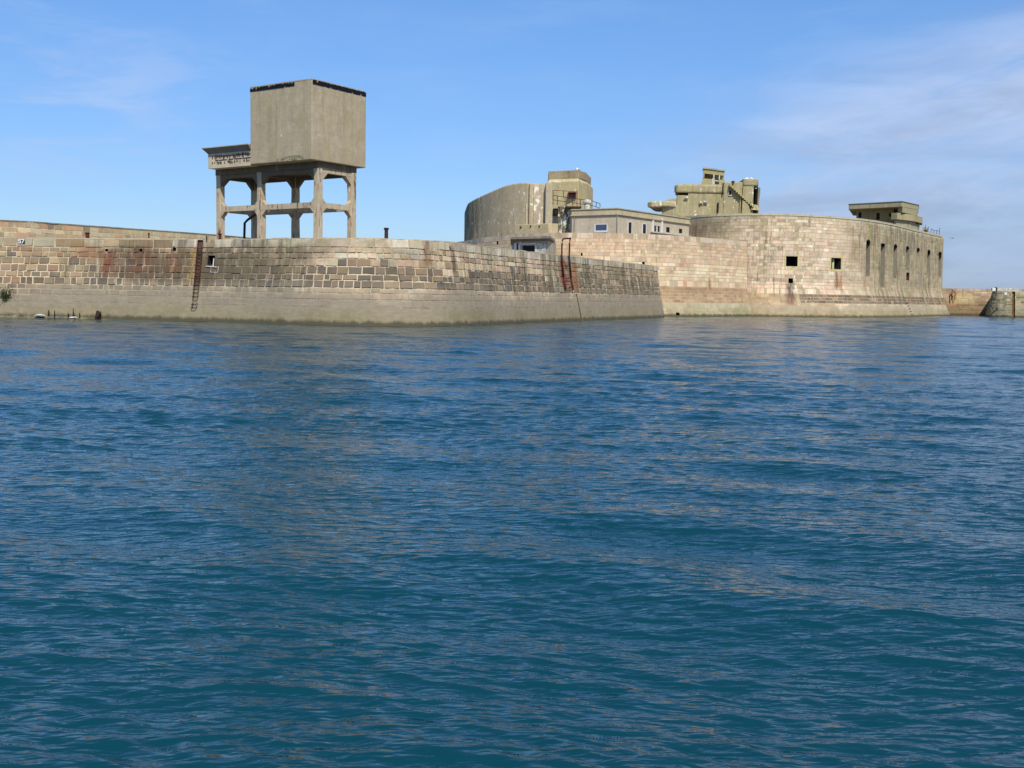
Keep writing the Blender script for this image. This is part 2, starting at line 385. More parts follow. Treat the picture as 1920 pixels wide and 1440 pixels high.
def build_masonry(W, name, mat, parent, courses, width, palette, mortar, gap=.05, proud=.03, holes=(), seed=1, jit=.015, skip=None, u_step=1.0):
    """courses: list of heights from the top downwards; one mesh: mortar sheet plus a raised face for every block"""
    rg = random.Random(seed)
    zb = [W.z1]
    k = 0
    while zb[-1] > W.z0 + .1:
        zb.append(max(W.z0, zb[-1] - courses[k % len(courses)] * (1 if k < len(courses) else rg.uniform(.85, 1.15)))); k += 1
    us = set(np.arange(0, W.L, u_step)) | {W.L}
    for h in holes: us |= {h[0], h[1]}
    us = sorted(us); zs = set(zb)
    for h in holes: zs |= {min(max(h[2], W.z0), W.z1), min(max(h[3], W.z0), W.z1)}
    zs = sorted(zs)
    V = []; F = []; UV = []; CC = []
    idx = {}
    def vid(i, j):
        if (i, j) not in idx: idx[(i, j)] = len(V); V.append(W.P(us[i], zs[j]))
        return idx[(i, j)]
    def inhole(u, z): return any(h[0] < u < h[1] and h[2] < z < h[3] for h in holes)
    for i in range(len(us) - 1):
        for j in range(len(zs) - 1):
            um, zm = (us[i] + us[i + 1]) / 2, (zs[j] + zs[j + 1]) / 2
            if us[i + 1] - us[i] < 1e-6 or inhole(um, zm): continue
            F.append((vid(i, j), vid(i + 1, j), vid(i + 1, j + 1), vid(i, j + 1)))
            UV += [(us[i], zs[j]), (us[i + 1], zs[j]), (us[i + 1], zs[j + 1]), (us[i], zs[j + 1])]
            CC += [mortar(um, zm)] * 4
    for ci in range(len(zb) - 1):
        zt, zl = zb[ci], zb[ci + 1]; zm = (zt + zl) / 2
        u = -rg.uniform(0, width(ci, rg))
        wave = rg.uniform(0, 9)
        while u < W.L:
            wd = width(ci, rg); a, b = max(0, u), min(W.L, u + wd); u += wd
            spans = [(a, b)]
            for h in holes:
                if h[2] < zm < h[3] or min(zt, h[3]) - max(zl, h[2]) > (zt - zl) * .4:
                    ns = []
                    for (p, q) in spans:
                        if h[1] <= p or h[0] >= q: ns.append((p, q))
                        else:
                            if h[0] - p > .12: ns.append((p, h[0] + gap / 2))
                            if q - h[1] > .12: ns.append((h[1] - gap / 2, q))
                    spans = ns
            for (p, q) in spans:
                if q - p < gap * 2.5 or (skip and skip((p + q) / 2, zm, rg)): continue
                g = gap / 2
                J = lambda: rg.uniform(-jit, jit)
                wv = .03 * math.sin(p * .7 + wave)
                cs = [(p + g + J(), zl + g + J()), (q - g + J(), zl + g + J()), (q - g + J(), zt - g + J()), (p + g + J(), zt - g + J())]
                cs = [(max(0, min(W.L, x)), max(W.z0, min(W.z1, z))) for x, z in cs]
                pr = proud * rg.uniform(.5, 1.4) * (.3 if skip and zm < 2.9 else 1); o = len(V)
                e = min(.03, g + .01)
                tl = [pr * rg.uniform(.7, 1.2) for _ in range(4)]
                for (x, z) in cs: V.append(W.P(x, z, -.02))
                ins = [(cs[0][0] + e, cs[0][1] + e), (cs[1][0] - e, cs[1][1] + e), (cs[2][0] - e, cs[2][1] - e), (cs[3][0] + e, cs[3][1] - e)]
                for (x, z), t in zip(ins, tl): V.append(W.P(x, z, t))
                c = palette((p + q) / 2, zm, rg)
                fs = [(4, 5, 6, 7), (0, 1, 5, 4), (1, 2, 6, 5), (2, 3, 7, 6), (3, 0, 4, 7)]
                for f in fs:
                    F.append(tuple(o + i for i in f)); UV += [(cs[i % 4][0], cs[i % 4][1]) for i in f]; CC += [c] * 4
    me = bpy.data.meshes.new(name); me.from_pydata(V, [], F); me.update()
    uvl = me.uv_layers.new(name='UVMap'); uvl.data.foreach_set('uv', np.array(UV, 'f').ravel())
    ca = me.color_attributes.new('Col', 'FLOAT_COLOR', 'CORNER')
    ca.data.foreach_set('color', np.array([(*c[:3], 1) for c in CC], 'f').ravel())
    return link(name, me, mat, parent)
def reveal(W, h, depth, name, mat, parent, top=True, bottom=True, arch=0., arch_mat=None):
    """the sides and back of an opening cut in a wall; arch: rise of a segmental head"""
    u0, u1, z0, z1 = h[:4]; b = MB()
    P = W.P; n = 3
    def ring(o): return [P(u0, z0, o), P(u1, z0, o), P(u1, z1, o), P(u0, z1, o)]
    a, c = ring(-.02), ring(-depth)
    if bottom: b.quad(a[0], a[1], c[1], c[0])
    b.quad(a[1], a[2], c[2], c[1]); 
    if top: b.quad(a[2], a[3], c[3], c[2])
    b.quad(a[3], a[0], c[0], c[3]); b.quad(*c)
    o = b.build(name, mat, parent)
    if arch:
        s = MB(); K = 6
        for side in (0, 1):
            for k in range(K):
                t0, t1 = k / K * .5, (k + 1) / K * .5
                f = lambda t: z1 - arch * (1 - math.sin(math.pi * t)) ** .8
                ua = u0 + (u1 - u0) * (t0 if side == 0 else 1 - t0); ub = u0 + (u1 - u0) * (t1 if side == 0 else 1 - t1)
                p = [P(ua, f(t0), .02), P(ub, f(t1), .02), P(ub, z1, .02), P(ua, z1, .02)]
                q = [P(ua, f(t0), -.5), P(ub, f(t1), -.5)]
                s.quad(*p); s.quad(p[0], p[1], q[1], q[0])
        s.build('arch_spandrel', arch_mat or mat, o, world=True)
    return o
def jitter(c, rg, a=.10, tint=.04):
    k = 1 + rg.uniform(-a, a); return tuple(max(0, v * k * (1 + rg.uniform(-tint, tint))) for v in lin(c))
def pick(opts, rg):
    t = rg.random() * sum(w for w, _ in opts)
    for w_, c in opts:
        t -= w_
        if t <= 0: return c
    return opts[-1][1]


# ================================================================ SEA
def make_sea():
    rg = np.random.RandomState(11)
    th = np.concatenate([np.arange(-46, 46, .16), np.arange(46, 314, 6.)]) * math.pi / 180
    rr = [.6]
    while rr[-1] < 8500:
        r = rr[-1]; rr.append(r * (1 + (.012 if r < 3.5 else .0026 if r < 230 else .06)))
    rr = np.array(rr); T, Rr = np.meshgrid(th, rr)
    X = Rr * np.sin(T); Y = Rr * np.cos(T); Z = np.zeros_like(X); DX = np.zeros_like(X); DY = np.zeros_like(X)
    sp = Rr * .0028
    fade_far = np.clip(1 - (Rr - 200) / 100, 0, 1)
    inside = ((T < 46.01 * math.pi / 180)).astype(float)
    N = 150
    patch = np.zeros_like(X)          # wind patches: areas of livelier and of calmer ripples
    for q in range(14):
        L_ = rg.uniform(4, 26); a_ = rg.uniform(0, 6.28)
        patch += np.sin((X * math.cos(a_) * .6 + Y * math.sin(a_)) * 6.28 / L_ + rg.uniform(0, 6.28)) / 14
    patch = np.clip(1. + 1.3 * patch, .6, 1.5)
    for i in range(N):
        lam = .11 * (5.0 / .11) ** (i / (N - 1)) * rg.uniform(.9, 1.1)
        ang = R_(-100) + rg.normal(0, .30) + (-.45 if i % 6 == 0 else 0)
        sl = .037 if lam < .30 else .027 if lam < .52 else .0125 if lam < .95 else .0105 if lam < 2. else .0155
        a = sl * lam / (2 * math.pi) * rg.uniform(.6, 1.4) * 1.0
        k = 2 * math.pi / lam; kx, ky = math.cos(ang) * k, math.sin(ang) * k
        ph = kx * X + ky * Y + rg.uniform(0, 6.28)
        # groups: slowly varying envelope so wave trains come and go
        env = .55 + .45 * np.sin(X * rg.normal(0, .35 / max(lam, .5)) + Y * rg.normal(0, .35 / max(lam, .5)) + rg.uniform(0, 6.28))
        if lam < 1.2: env = env * patch
        att = np.clip((lam / sp - 2.2) / 1.8, 0, 1) * fade_far * env * a * 1.35
        s = np.sin(ph); c = np.cos(ph)
        Z += att * c; DX -= att * s * math.cos(ang) * .85; DY -= att * s * math.sin(ang) * .85
    X = X + DX * inside; Y = Y + DY * inside; Z = Z * inside
    nr, nc = X.shape
    co = np.stack([X, Y, Z], -1).reshape(-1, 3)
    i, j = np.meshgrid(np.arange(nr - 1), np.arange(nc), indexing='ij')
    j2 = (j + 1) % nc
    f = np.stack([i * nc + j, i * nc + j2, (i + 1) * nc + j2, (i + 1) * nc + j], -1).reshape(-1, 4)[:, ::-1]
    ctr = co.shape[0]; co = np.vstack([co, [[0, 0, 0]]])
    me = bpy.data.meshes.new('sea'); nf = f.shape[0]
    tri = np.array([[jj, (jj + 1) % nc, ctr] for jj in range(nc)])[:, ::-1]
    me.vertices.add(len(co)); me.vertices.foreach_set('co', co.astype('f').ravel())
    me.loops.add(nf * 4 + nc * 3); me.loops.foreach_set('vertex_index', np.concatenate([f.ravel(), tri.ravel()]).astype('i'))
    me.polygons.add(nf + nc)
    me.polygons.foreach_set('loop_start', np.concatenate([np.arange(nf) * 4, nf * 4 + np.arange(nc) * 3]).astype('i'))
    me.update(); me.validate(); me.polygons.foreach_set('use_smooth', np.ones(nf + nc, bool)); me.update()
    m, nt, b = principled('sea_water', .045)
    pos = nt.new('ShaderNodeNewGeometry').outputs['Position']
    p1 = nt.vmath('MULTIPLY', pos, (1, 3.0, 1))
    vr = nt.new('ShaderNodeVectorRotate', rotation_type='Z_AXIS'); nt.put(vr.inputs[0], p1); vr.inputs['Angle'].default_value = .16
    p2 = vr.outputs[0]
    h = nt.math('ADD', nt.math('MULTIPLY', nt.noise(p2, 2.2, 2, .5, .3), .62), nt.math('MULTIPLY', nt.noise(p1, 5.2, 2, .5, .3), .26))
    bn = nt.new('ShaderNodeBump'); bn.inputs['Strength'].default_value = 1.0; bn.inputs['Distance'].default_value = .072
    nt.put(bn.inputs['Height'], h); nt.l.new(bn.outputs[0], b.inputs['Normal'])
    cn = nt.noise(pos, .05, 3)
    nt.l.new(nt.mix(cn, (.0022, .043, .056), (.0015, .032, .047)), b.inputs['Base Color'])
    b.inputs['IOR'].default_value = 1.333; b.inputs['Specular IOR Level'].default_value = .5
    me.materials.append(m)
    o = bpy.data.objects.new('sea', me); COL.objects.link(o); tag(o, 'deep blue rippled sea in front of the fort walls', 'sea', kind='structure')
make_sea()

# ================================================================ QUAY WALL (foreground)
QW = Wall([(-100, 99), (-60, 95.2), (-44.4, 93.6), (-35, 92.9), (-27.4, 91.2), (-22, 89.2), (-16.1, 86.2), (-11.2, 85.2), (-7.6, 86.6), (-5.0, 90.0), (-1.9, 97.7), (1.4, 105.4), (4.9, 113.4), (7.3, 118.6), (12.2, 129.6), (19.5, 145.8)],
          -1.0, 6.9, lambda z: 1.25 * max(0., (6.9 - z) / 6.9) ** 1.4)
lad_u, _ = QW.loc(371, 520)
gro = QW.rect(1080, 551, 1087, 603)
def uq(x, y=520): return QW.loc(x, y)
WARM = [(3, (196, 176, 146)), (3, (190, 164, 134)), (2, (178, 158, 128)), (.4, (196, 160, 134)), (1, (168, 160, 142)), (.6, (150, 130, 104)), (.7, (206, 192, 164))]
BROWN = [(3, (158, 136, 106)), (3, (146, 126, 98)), (1.6, (150, 118, 92)), (2, (136, 120, 94)), (1, (124, 110, 90)), (1.4, (168, 148, 114)), (.3, (112, 102, 88))]
DARK = [(3, (122, 108, 90)), (3, (110, 98, 84)), (2, (136, 116, 92)), (1.6, (98, 88, 76)), (1.4, (148, 128, 102)), (.3, (84, 78, 72))]
u_mid = uq(585)[0]; u_l = uq(400)[0]; u_r = uq(1040, 530)[0]; u_rr = uq(1150, 530)[0]
def pal_quay(u, z, rg):
    if z > 6.15: return jitter(pick([(3, (190, 176, 148)), (2, (200, 188, 164)), (2, (184, 166, 138)), (1, (168, 160, 140))] if u > u_l - 4 else BROWN + [(5, (168, 158, 130))], rg), rg, .07)
    left = u < u_l + rg.uniform(-6, 3)
    n = 4.7 + .35 * math.sin(u * .3) + (.5 if u < u_mid - 5 and u > u_l - 4 else 0) + rg.uniform(-.2, .2)
    if 2.9 < z < n and not (left and u < u_l - 12):
        return jitter(pick(DARK + ([(4, (128, 110, 88))] if u > u_r else []), rg), rg, .11)
    if left: return jitter(pick(BROWN + ([(5, (108, 92, 74))] if z < 3.6 or u > u_l - 8 else []), rg), rg, .08)
    if u < u_mid - 2: return jitter(pick(WARM + [(9, (128, 116, 92)), (6, (150, 136, 110))], rg), rg, .09)
    if u > u_r: return jitter(pick([(3, (176, 158, 130)), (3, (158, 142, 114)), (2, (138, 124, 98)), (1.5, (184, 150, 122))], rg), rg, .09)
    return jitter(pick(WARM, rg), rg, .07)
def mor_quay(u, z):
    if 2.8 < z < 4.9 and u > u_l - 30: return lin((202, 188, 158))
    if z > 5.6 and u > u_mid: return lin((186, 170, 142))
    k = .5 + .5 * math.sin(u * .9 + 2 * math.sin(z * 2.1 + u * .37)); return tuple(a * (1 - k) + b * k for a, b in zip(lin((172, 156, 126)), lin((200, 186, 156))))
qh = [(lad_u - .29, lad_u + .27, 1.1, 6.86), (gro[0], gro[0] + .35, -2, gro[3])]
outlets = []
for (x, y, ww, hh) in ((200, 469, 5, 5), (264, 469, 5, 6), (327, 466, 6, 9), (843, 466, 4, 9), (986, 515, 4, 22), (1026, 508, 3, 26)):
    r = QW.rect(x - ww / 2, y - hh / 2, x + ww / 2, y + hh / 2); outlets.append(r)
sq = QW.rect(390, 479, 402, 497)
qp = []
RUSTC = (128, 62, 40); BLK = (58, 52, 44); YEL = (160, 128, 66)
for (x, y, w_, h_, c, s) in ((205, 492, 1.3, 1.4, RUSTC, .8), (264, 490, 1.6, 1.5, RUSTC, .7), (325, 492, 1.2, 1.5, (132, 84, 56), .7), (240, 478, 2.2, 1.0, BLK, .6), (160, 470, 1.6, 1.0, (150, 96, 66), .5),
                             (392, 500, 1.3, 2.0, (92, 78, 60), .75), (300, 515, 5., .9, BLK, .5), (480, 490, 7.0, 1.8, (108, 96, 74), .75), (300, 495, 8., 1.8, (98, 80, 60), .8), (430, 500, 4., 1.7, (92, 82, 64), .8), (565, 478, 1.8, 1.1, (104, 92, 70), .7),
                             (363, 500, .45, 1.9, YEL, .7), (801, 470, .7, 1.6, (112, 84, 54), .85), (849, 485, .5, 1.5, BLK, .8), (986, 525, .4, 1.8, BLK, .8), (920, 520, 5., .8, (120, 108, 92), .5),
                             (1056, 512, 1.6, 2.1, RUSTC, .9), (1074, 520, 1.6, 1.9, (150, 92, 52), .8), (1160, 515, 3.0, 1.6, (104, 92, 66), .5), (462, 452, .6, .8, BLK, .8), (461, 545, .5, .5, (112, 86, 56), .8), (571, 545, .8, .5, (132, 100, 70), .8),
                             (30, 575, 9., 1.0, (108, 112, 70), .7), (180, 560, 3.5, 1.0, (104, 108, 72), .6)):
    a = uq(x, y); qp.append((a[0], a[1], w_, h_, c, s))
quay = thing('quay_wall', 'long rounded granite quay wall with pale tide crust, in the sea below the water tower', 'quay wall')
stone_q = stone_mat('quay_stone', 2.8, (137, 126, 107), (134, 123, 96), .95, .7, (3.0, 7), qp, crust_f=.93, runs=([(uq(175)[0], uq(560)[0], .6), (uq(860)[0], 999, .65)], 2.9))
build_masonry(QW, 'masonry', stone_q, quay, [.72, .44, .44, .62, .62, .48, .60, .44, .5, .62, .55, .6, .6, .6],
              lambda ci, r: (r.uniform(1.2, 2.0) if ci == 0 else r.uniform(.45, 1.15)), pal_quay, mor_quay, .065, .055,
              qh + [tuple(o) for o in outlets] + [tuple(sq)], 3, .03, lambda u, z, r: r.random() < (2.1 - z) / .8)
mg, ng, bg_ = principled('ladder_groove'); pz = ng.new('ShaderNodeNewGeometry').outputs['Position']; gz = ng.sep(pz)[2]; gn = ng.noise(pz, 2.5, 5, .7)
gc = ng.mix(ng.ramp(gn, .35, .65), lin((88, 74, 58)), lin((56, 46, 40))); gc = ng.mix(ng.math('MULTIPLY', ng.ramp(ng.noise(pz, 1.3, 4), .45, .6), .4), gc, lin((104, 58, 42)))
gc = ng.mix(ng.ramp(ng.math('ADD', gz, ng.math('MULTIPLY', gn, 1.2)), 4.0, 2.9), gc, ng.mix(gn, lin((140, 130, 108)), lin((116, 106, 86))))
ng.l.new(gc, bg_.inputs['Base Color'])
lg = reveal(QW, [qh[0][0], qh[0][1], 1.1, 6.86], .14, 'ladder_recess', mg, quay)
reveal(QW, [qh[1][0], qh[1][1], -1, qh[1][3]], .3, 'recess', M['rubble'], quay)
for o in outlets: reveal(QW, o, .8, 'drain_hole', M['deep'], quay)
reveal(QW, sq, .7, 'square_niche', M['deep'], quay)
# white pipe and bracket at the square niche
a = QW.P(sq[1] - .05, sq[3] - .25, .08); b_ = QW.P(sq[1] - .05, sq[2] - .15, .10)
pb = MB(); pb.tube([a, b_], .04, 8); pb.tube([QW.P(sq[0] - .1, sq[2] - .1, .12), QW.P(sq[1] + .35, sq[2] - .18, .12)], .03, 8); pb.tube([QW.P(sq[0] + .45, sq[2] - .1, .1), QW.P(sq[0] + .5, sq[2] - .62, .12), QW.P(sq[1] + .5, sq[2] - .62, .12), QW.P(sq[1] + .5, sq[2] - .1, .12)], .022, 6)
pb.build('pipe', M['white'], quay)
# back side, deck
top = [QW.P(u, 6.9)[:2] for u in np.arange(0, QW.L + .1, 1.5)]
dk = MB(); back = [(19.7, 150), (14, 156), (6, 158), (-6, 168), (-30, 178), (-70, 175), (-110, 150)]
dk.v = [(x, y, 6.86) for x, y in top + back]; dk.f = [tuple(range(len(dk.v)))]
dk.build('deck', M['deck'], quay)
endw = Wall([QW.P(QW.L, 6.9)[:2], (19.7, 150), (14, 158)], -1, 6.9, lambda z: .9 * max(0., (6.9 - z) / 6.9) ** 1.3, smooth=False)
build_masonry(endw, 'end_face', stone_q, quay, [.72, .5, .55], lambda ci, r: r.uniform(.7, 1.3), lambda u, z, r: jitter(pick(WARM, r), r), mor_quay, .05, .02, (), 5)
# coping proud of the wall
cp = MB(); rg = random.Random(4); u = .3
while u < QW.L - 1:
    L = rg.uniform(1.3, 2.1)
    if not (u < lad_u + .42 and u + L > lad_u - .48):
        q = min(u + L - .03, QW.L - .02); zt = 6.9 + rg.uniform(.0, .05)
        a0, a1, b0, b1 = QW.P(u, 6.9, .02), QW.P(q, 6.9, .02), QW.P(u, 6.9, -.75), QW.P(q, 6.9, -.75)
        n = len(cp.v); cp.v += [(p[0], p[1], 6.88) for p in (a0, a1, b1, b0)] + [(p[0], p[1], zt + .04) for p in (a0, a1, b1, b0)]
        cp.f += [tuple(n + i for i in f) for f in ((4, 5, 6, 7), (0, 1, 5, 4), (1, 2, 6, 5), (2, 3, 7, 6), (3, 0, 4, 7))]
    u += L
cp.build('coping', concrete_mat('coping_stone', (190, 176, 148), .3, grime=.25), quay)
# painted number 57 on a black block
nb = QW.rect(34.5, 447.5, 48, 457.2)
def onwall(W, u, z, o): return Vector(W.P(u, z, o))
pl = MB(); pl.quad(onwall(QW, nb[0], nb[2], .115), onwall(QW, nb[1], nb[2], .115), onwall(QW, nb[1], nb[3], .115), onwall(QW, nb[0], nb[3], .115))
pl.quad(onwall(QW, nb[0], nb[3], .115), onwall(QW, nb[1], nb[3], .115), onwall(QW, nb[1], nb[3], -.0), onwall(QW, nb[0], nb[3], -.0))
plate = pl.build('number_panel', M['number'], quay)
dg = MB(); W_, H_ = nb[1] - nb[0], nb[3] - nb[2]
def stroke(x0, y0, x1, y1, t=.085):
    p0 = (nb[0] + x0 * W_, nb[2] + y0 * H_); p1 = (nb[0] + x1 * W_, nb[2] + y1 * H_)
    d = Vector((p1[0] - p0[0], p1[1] - p0[1])).normalized(); n = Vector((-d.y, d.x)) * t / 2; e = d * t / 2
    c = [(p0[0] - e.x - n.x, p0[1] - e.y - n.y), (p1[0] + e.x - n.x, p1[1] + e.y - n.y), (p1[0] + e.x + n.x, p1[1] + e.y + n.y), (p0[0] - e.x + n.x, p0[1] - e.y + n.y)]
    dg.quad(*[onwall(QW, a, b, .125) for a, b in c])
for s_ in ((.12, .85, .42, .85), (.12, .85, .12, .55), (.12, .55, .36, .55), (.40, .50, .40, .24), (.10, .17, .36, .17), (.56, .85, .88, .85), (.86, .78, .62, .15)): stroke(*s_)
dg.build('numerals', M['white'], plate)

# rung ladder
lad = thing('iron_ladder', 'rusty iron rung ladder set in a stained groove of the left quay wall', 'ladder', QW.P(lad_u, 0, .3))
rg = random.Random(2)
for k in range(17):
    z = 6.15 - k * .315
    if k == 14: continue
    o = .16 if k < 8 else .22
    rb = MB(); p = [QW.P(lad_u - .22, z + .06, -.1), QW.P(lad_u - .21, z, o), QW.P(lad_u + .21, z, o), QW.P(lad_u + .21, z + .06, -.1)]
    rb.tube(p, .034, 6)
    rb.build('rung', M['rust'] if k < 10 else M['dark_iron'], lad)
hk = MB(); hk.tube([QW.P(lad_u + .50, 6.9, -.25), (*QW.P(lad_u + .50, 6.9, -.1)[:2], 7.18), (*QW.P(lad_u + .62, 6.9, .12)[:2], 7.2), (*QW.P(lad_u + .72, 6.9, .15)[:2], 6.8)], .045, 6)
hk.build('hand_hook', M['dark_iron'], lad)

# hooped ladder going over the right-hand part of the wall
u1, _ = QW.loc(1051, 500); u2, _ = QW.loc(1065, 500)
hl = thing('hooped_ladder', 'dark steel ladder with high hooped handrails climbing over the right-hand quay wall', 'ladder', QW.P(u1, 4, .3))
ztop = zat(1052, 447, 113.5)
def qxy(uu, o, z): p = QW.P(uu, min(z, 6.9), o); return (p[0], p[1], z)
hb = MB(); hb.tube([qxy(u1, .22, 4.6), qxy(u1, .22, 6.9), qxy(u1, .22, ztop - .55), qxy(u1 + .1, .22, ztop - .22), qxy(u1 + .3, .22, ztop - .05), qxy((u1 + u2) / 2, .22, ztop + .03), qxy(u2 - .05, .22, ztop + .10), qxy(u2 + .28, .22, ztop + .14)], .085, 8); hb.build('handrail', M['dark_iron'], hl, smooth=True)
hb = MB(); hb.tube([qxy(u2 + .22, .22, ztop + .16), qxy(u2 + .08, .22, ztop - .1), qxy(u2, .22, ztop - .4), qxy(u2, .22, 6.9), qxy(u2, .22, 4.6)], .085, 8); hb.build('handrail', M['dark_iron'], hl, smooth=True)
for uu in (u1, u2):
    hb = MB(); hb.tube([qxy(uu, .22, 4.6), qxy(uu, .26, 3.3)], .08, 8); hb.build('rail_foot', M['rust'], hl, smooth=True)
for k in range(8):
    z = 3.5 + k * .34; r = MB(); r.tube([QW.P(u1, z, .22), QW.P(u2, z, .22)], .022, 6); r.build('rung', M['rust'], hl)

# ================================================================ mooring posts on the quay
def lathe(prof, n=14):
    b = MB(); 
    for (r, z) in prof: b.v += [(r * math.cos(2 * math.pi * k / n), r * math.sin(2 * math.pi * k / n), z) for k in range(n)]
    for i in range(len(prof) - 1):
        for k in range(n):
            a, c = i * n + k, i * n + (k + 1) % n; b.f.append((a, c, c + n, a + n))
    b.f.append(tuple(range(n))[::-1]); b.f.append(tuple((len(prof) - 1) * n + k for k in range(n)))
    return b
def post(name, x, y, z, r, h, mat, label, cat='bollard', prof=None, group=None, back=1.2):
    u, _ = QW.loc(x, y); p = QW.P(u, 6.9, -back)
    t = thing(name, label, cat, (p[0], p[1], 6.86), 0, group)
    lathe(prof or [(r * 1.15, 0), (r * 1.15, .08), (r * .9, .14), (r * .85, h * .8), (r * 1.2, h * .88), (r * 1.25, h * .97), (r * .9, h)]).build('shaft', mat, t, world=False)
    lathe([(r * 1.5, -.01), (r * 1.5, .05), (r * 1.2, .07)]).build('base_flange', mat, t, world=False)
    return t
post('bollard', 152, 455, 0, .19, .68, M['rust'], 'squat rust-red mooring bollard standing on the far left quay edge')
post('iron_post', 265, 455, 0, .07, .66, M['rust'], 'thin leaning rusty stub post on the left quay edge', 'post')
post('bollard', 397, 455, 0, .13, .62, M['dark_iron'], 'small dark bollard beside the ladder, just left of the water tower legs')
t = post('bollard', 728, 455, 0, .17, 1.0, M['dark_iron'], 'tall dark bollard standing alone to the right of the water tower')

# ================================================================ PARAPET WALL behind the quay, left
PW = Wall([(-110, 105), (-80, 113), (-58.5, 122.4), (-54.0, 127.2), (-49.0, 134.0), (-40.6, 146.6), (-37.2, 156), (-34, 172)], 6.5, 10.3, lambda z: .06 * (10.3 - z))
par = thing('parapet_wall', 'long stone parapet wall rising behind the left quay edge', 'wall')
stone_p = stone_mat('parapet_stone', -9, streak=.35)
build_masonry(PW, 'masonry', stone_p, par, [.8, .55, .6, .5], lambda ci, r: r.uniform(.8, 1.8),
              lambda u, z, r: jitter(pick([(3, (172, 158, 128)), (2, (160, 142, 114)), (1.5, (176, 144, 112)), (1, (140, 126, 102)), (2, (184, 170, 140))], r), r, .1), lambda u, z: lin((186, 172, 140)), .05, .03, (), 8)
tp = MB(); a = [PW.P(u, 10.3, .08) for u in np.arange(0, PW.L, 1.5)]; c = [PW.P(u, 10.3, -1.6) for u in np.arange(0, PW.L, 1.5)]
for i in range(len(a) - 1):
    tp.quad(a[i], a[i + 1], c[i + 1], c[i]); tp.quad(c[i], c[i + 1], (*c[i + 1][:2], 6.5), (*c[i][:2], 6.5))
    tp.quad((*a[i][:2], 10.16), (*a[i + 1][:2], 10.16), a[i + 1], a[i])
tp.build('coping', M['deck'], par)

# ================================================================ WATER TOWER
TH = R_(34.14)
tower = thing('water_tower', 'weathered concrete water tower, square tank on six haunched columns', 'water tower', (-16.943, 90.0, 6.88), math.pi / 2 - TH)
# local x = towards the right-hand side away, local y = along the left-hand face
con_t = concrete_mat('tank_concrete', (172, 157, 130), .38, (122, 110, 80), .35, .25, .16, (158, 146, 100), board=1.1)
con_l = concrete_mat('leg_concrete', (184, 169, 143), .45, (122, 98, 74), .1, .3, .3, rust=.85)
Z0 = -6.88
con_shade = concrete_mat('soffit_shade_concrete', (108, 96, 80), .45, (66, 56, 46), .1, .05, .5)  # leg concrete darkened in colour for the shade under the tank
ZB, ZT = 13.62 + Z0, 20.16 + Z0
SR, SL = 6.63, 7.43
tank = MB().box((0, 0, ZB), (SR, SL, ZT)).build('tank', con_t, tower, world=False, bevel=.06, seg=2)
rough_up(tank, .008, 5)
# bitumen band below the rim: dark, torn, on both faces
rg = random.Random(9)
bb = MB(); 
def strip(face, a0, a1, zt, hgt):
    n = int((a1 - a0) / .12)
    for k in range(n):
        p, q = a0 + (a1 - a0) * k / n, a0 + (a1 - a0) * (k + 1) / n
        t = zt - rg.choice([0, 0, 0, .02, .06]); b = zt - hgt + rg.uniform(-.015, .015)
        if rg.random() < .07: b += rg.uniform(.05, .16)
        if rg.random() < .07: t -= rg.uniform(.06, .16)
        if t - b < .05: continue
        if face == 'L': bb.quad((-.035, p, b), (-.035, q, b), (-.035, q, t), (-.035, p, t))
        else: bb.quad((p, -.035, b), (q, -.035, b), (q, -.035, t), (p, -.035, t))
strip('L', 2.0, SL - .02, ZT - .02, .33); bb.build('bitumen_band', M['black'], tank, world=False)
bb = MB(); strip('R', .05, SR - .02, ZT + .02, .38); bb.build('bitumen_band', M['black'], tank, world=False)
rim = MB(); rim.box((.0, .0, ZT + .003), (SR, .25, ZT + .09)); rim.box((.0, SL - .25, ZT + .003), (SR, SL, ZT + .09)); rim.box((0, .25, ZT + .003), (.25, SL - .25, ZT + .09)); rim.box((SR - .25, .25, ZT + .003), (SR, SL - .25, ZT + .09))
rough_up(rim.build('rim', con_t, tank, world=False), .03, 4)
# spalled edge along the bottom of the left face
sp_ = MB()
zz = ZB + .02
pts = [(.9, .12), (1.3, .34), (2.0, .40), (2.9, .36), (3.4, .22), (4.1, .2), (4.4, .05)]
for (a, ha), (b, hb) in zip(pts, pts[1:]): sp_.quad((-.03, a, zz), (-.03, b, zz), (-.03, b, zz + hb), (-.03, a, zz + ha))
for (a, ha), (b, hb) in zip(pts, pts[1:]): sp_.quad((-.038, a, zz + ha), (-.038, b, zz + hb), (-.038, b, zz + hb + .035), (-.038, a, zz + ha + .035))
sp_.build('spalled_edge', plain_mat('spalled_concrete', (172, 164, 128), .95, 0, .4, 5, (96, 86, 66)), tank, world=False)
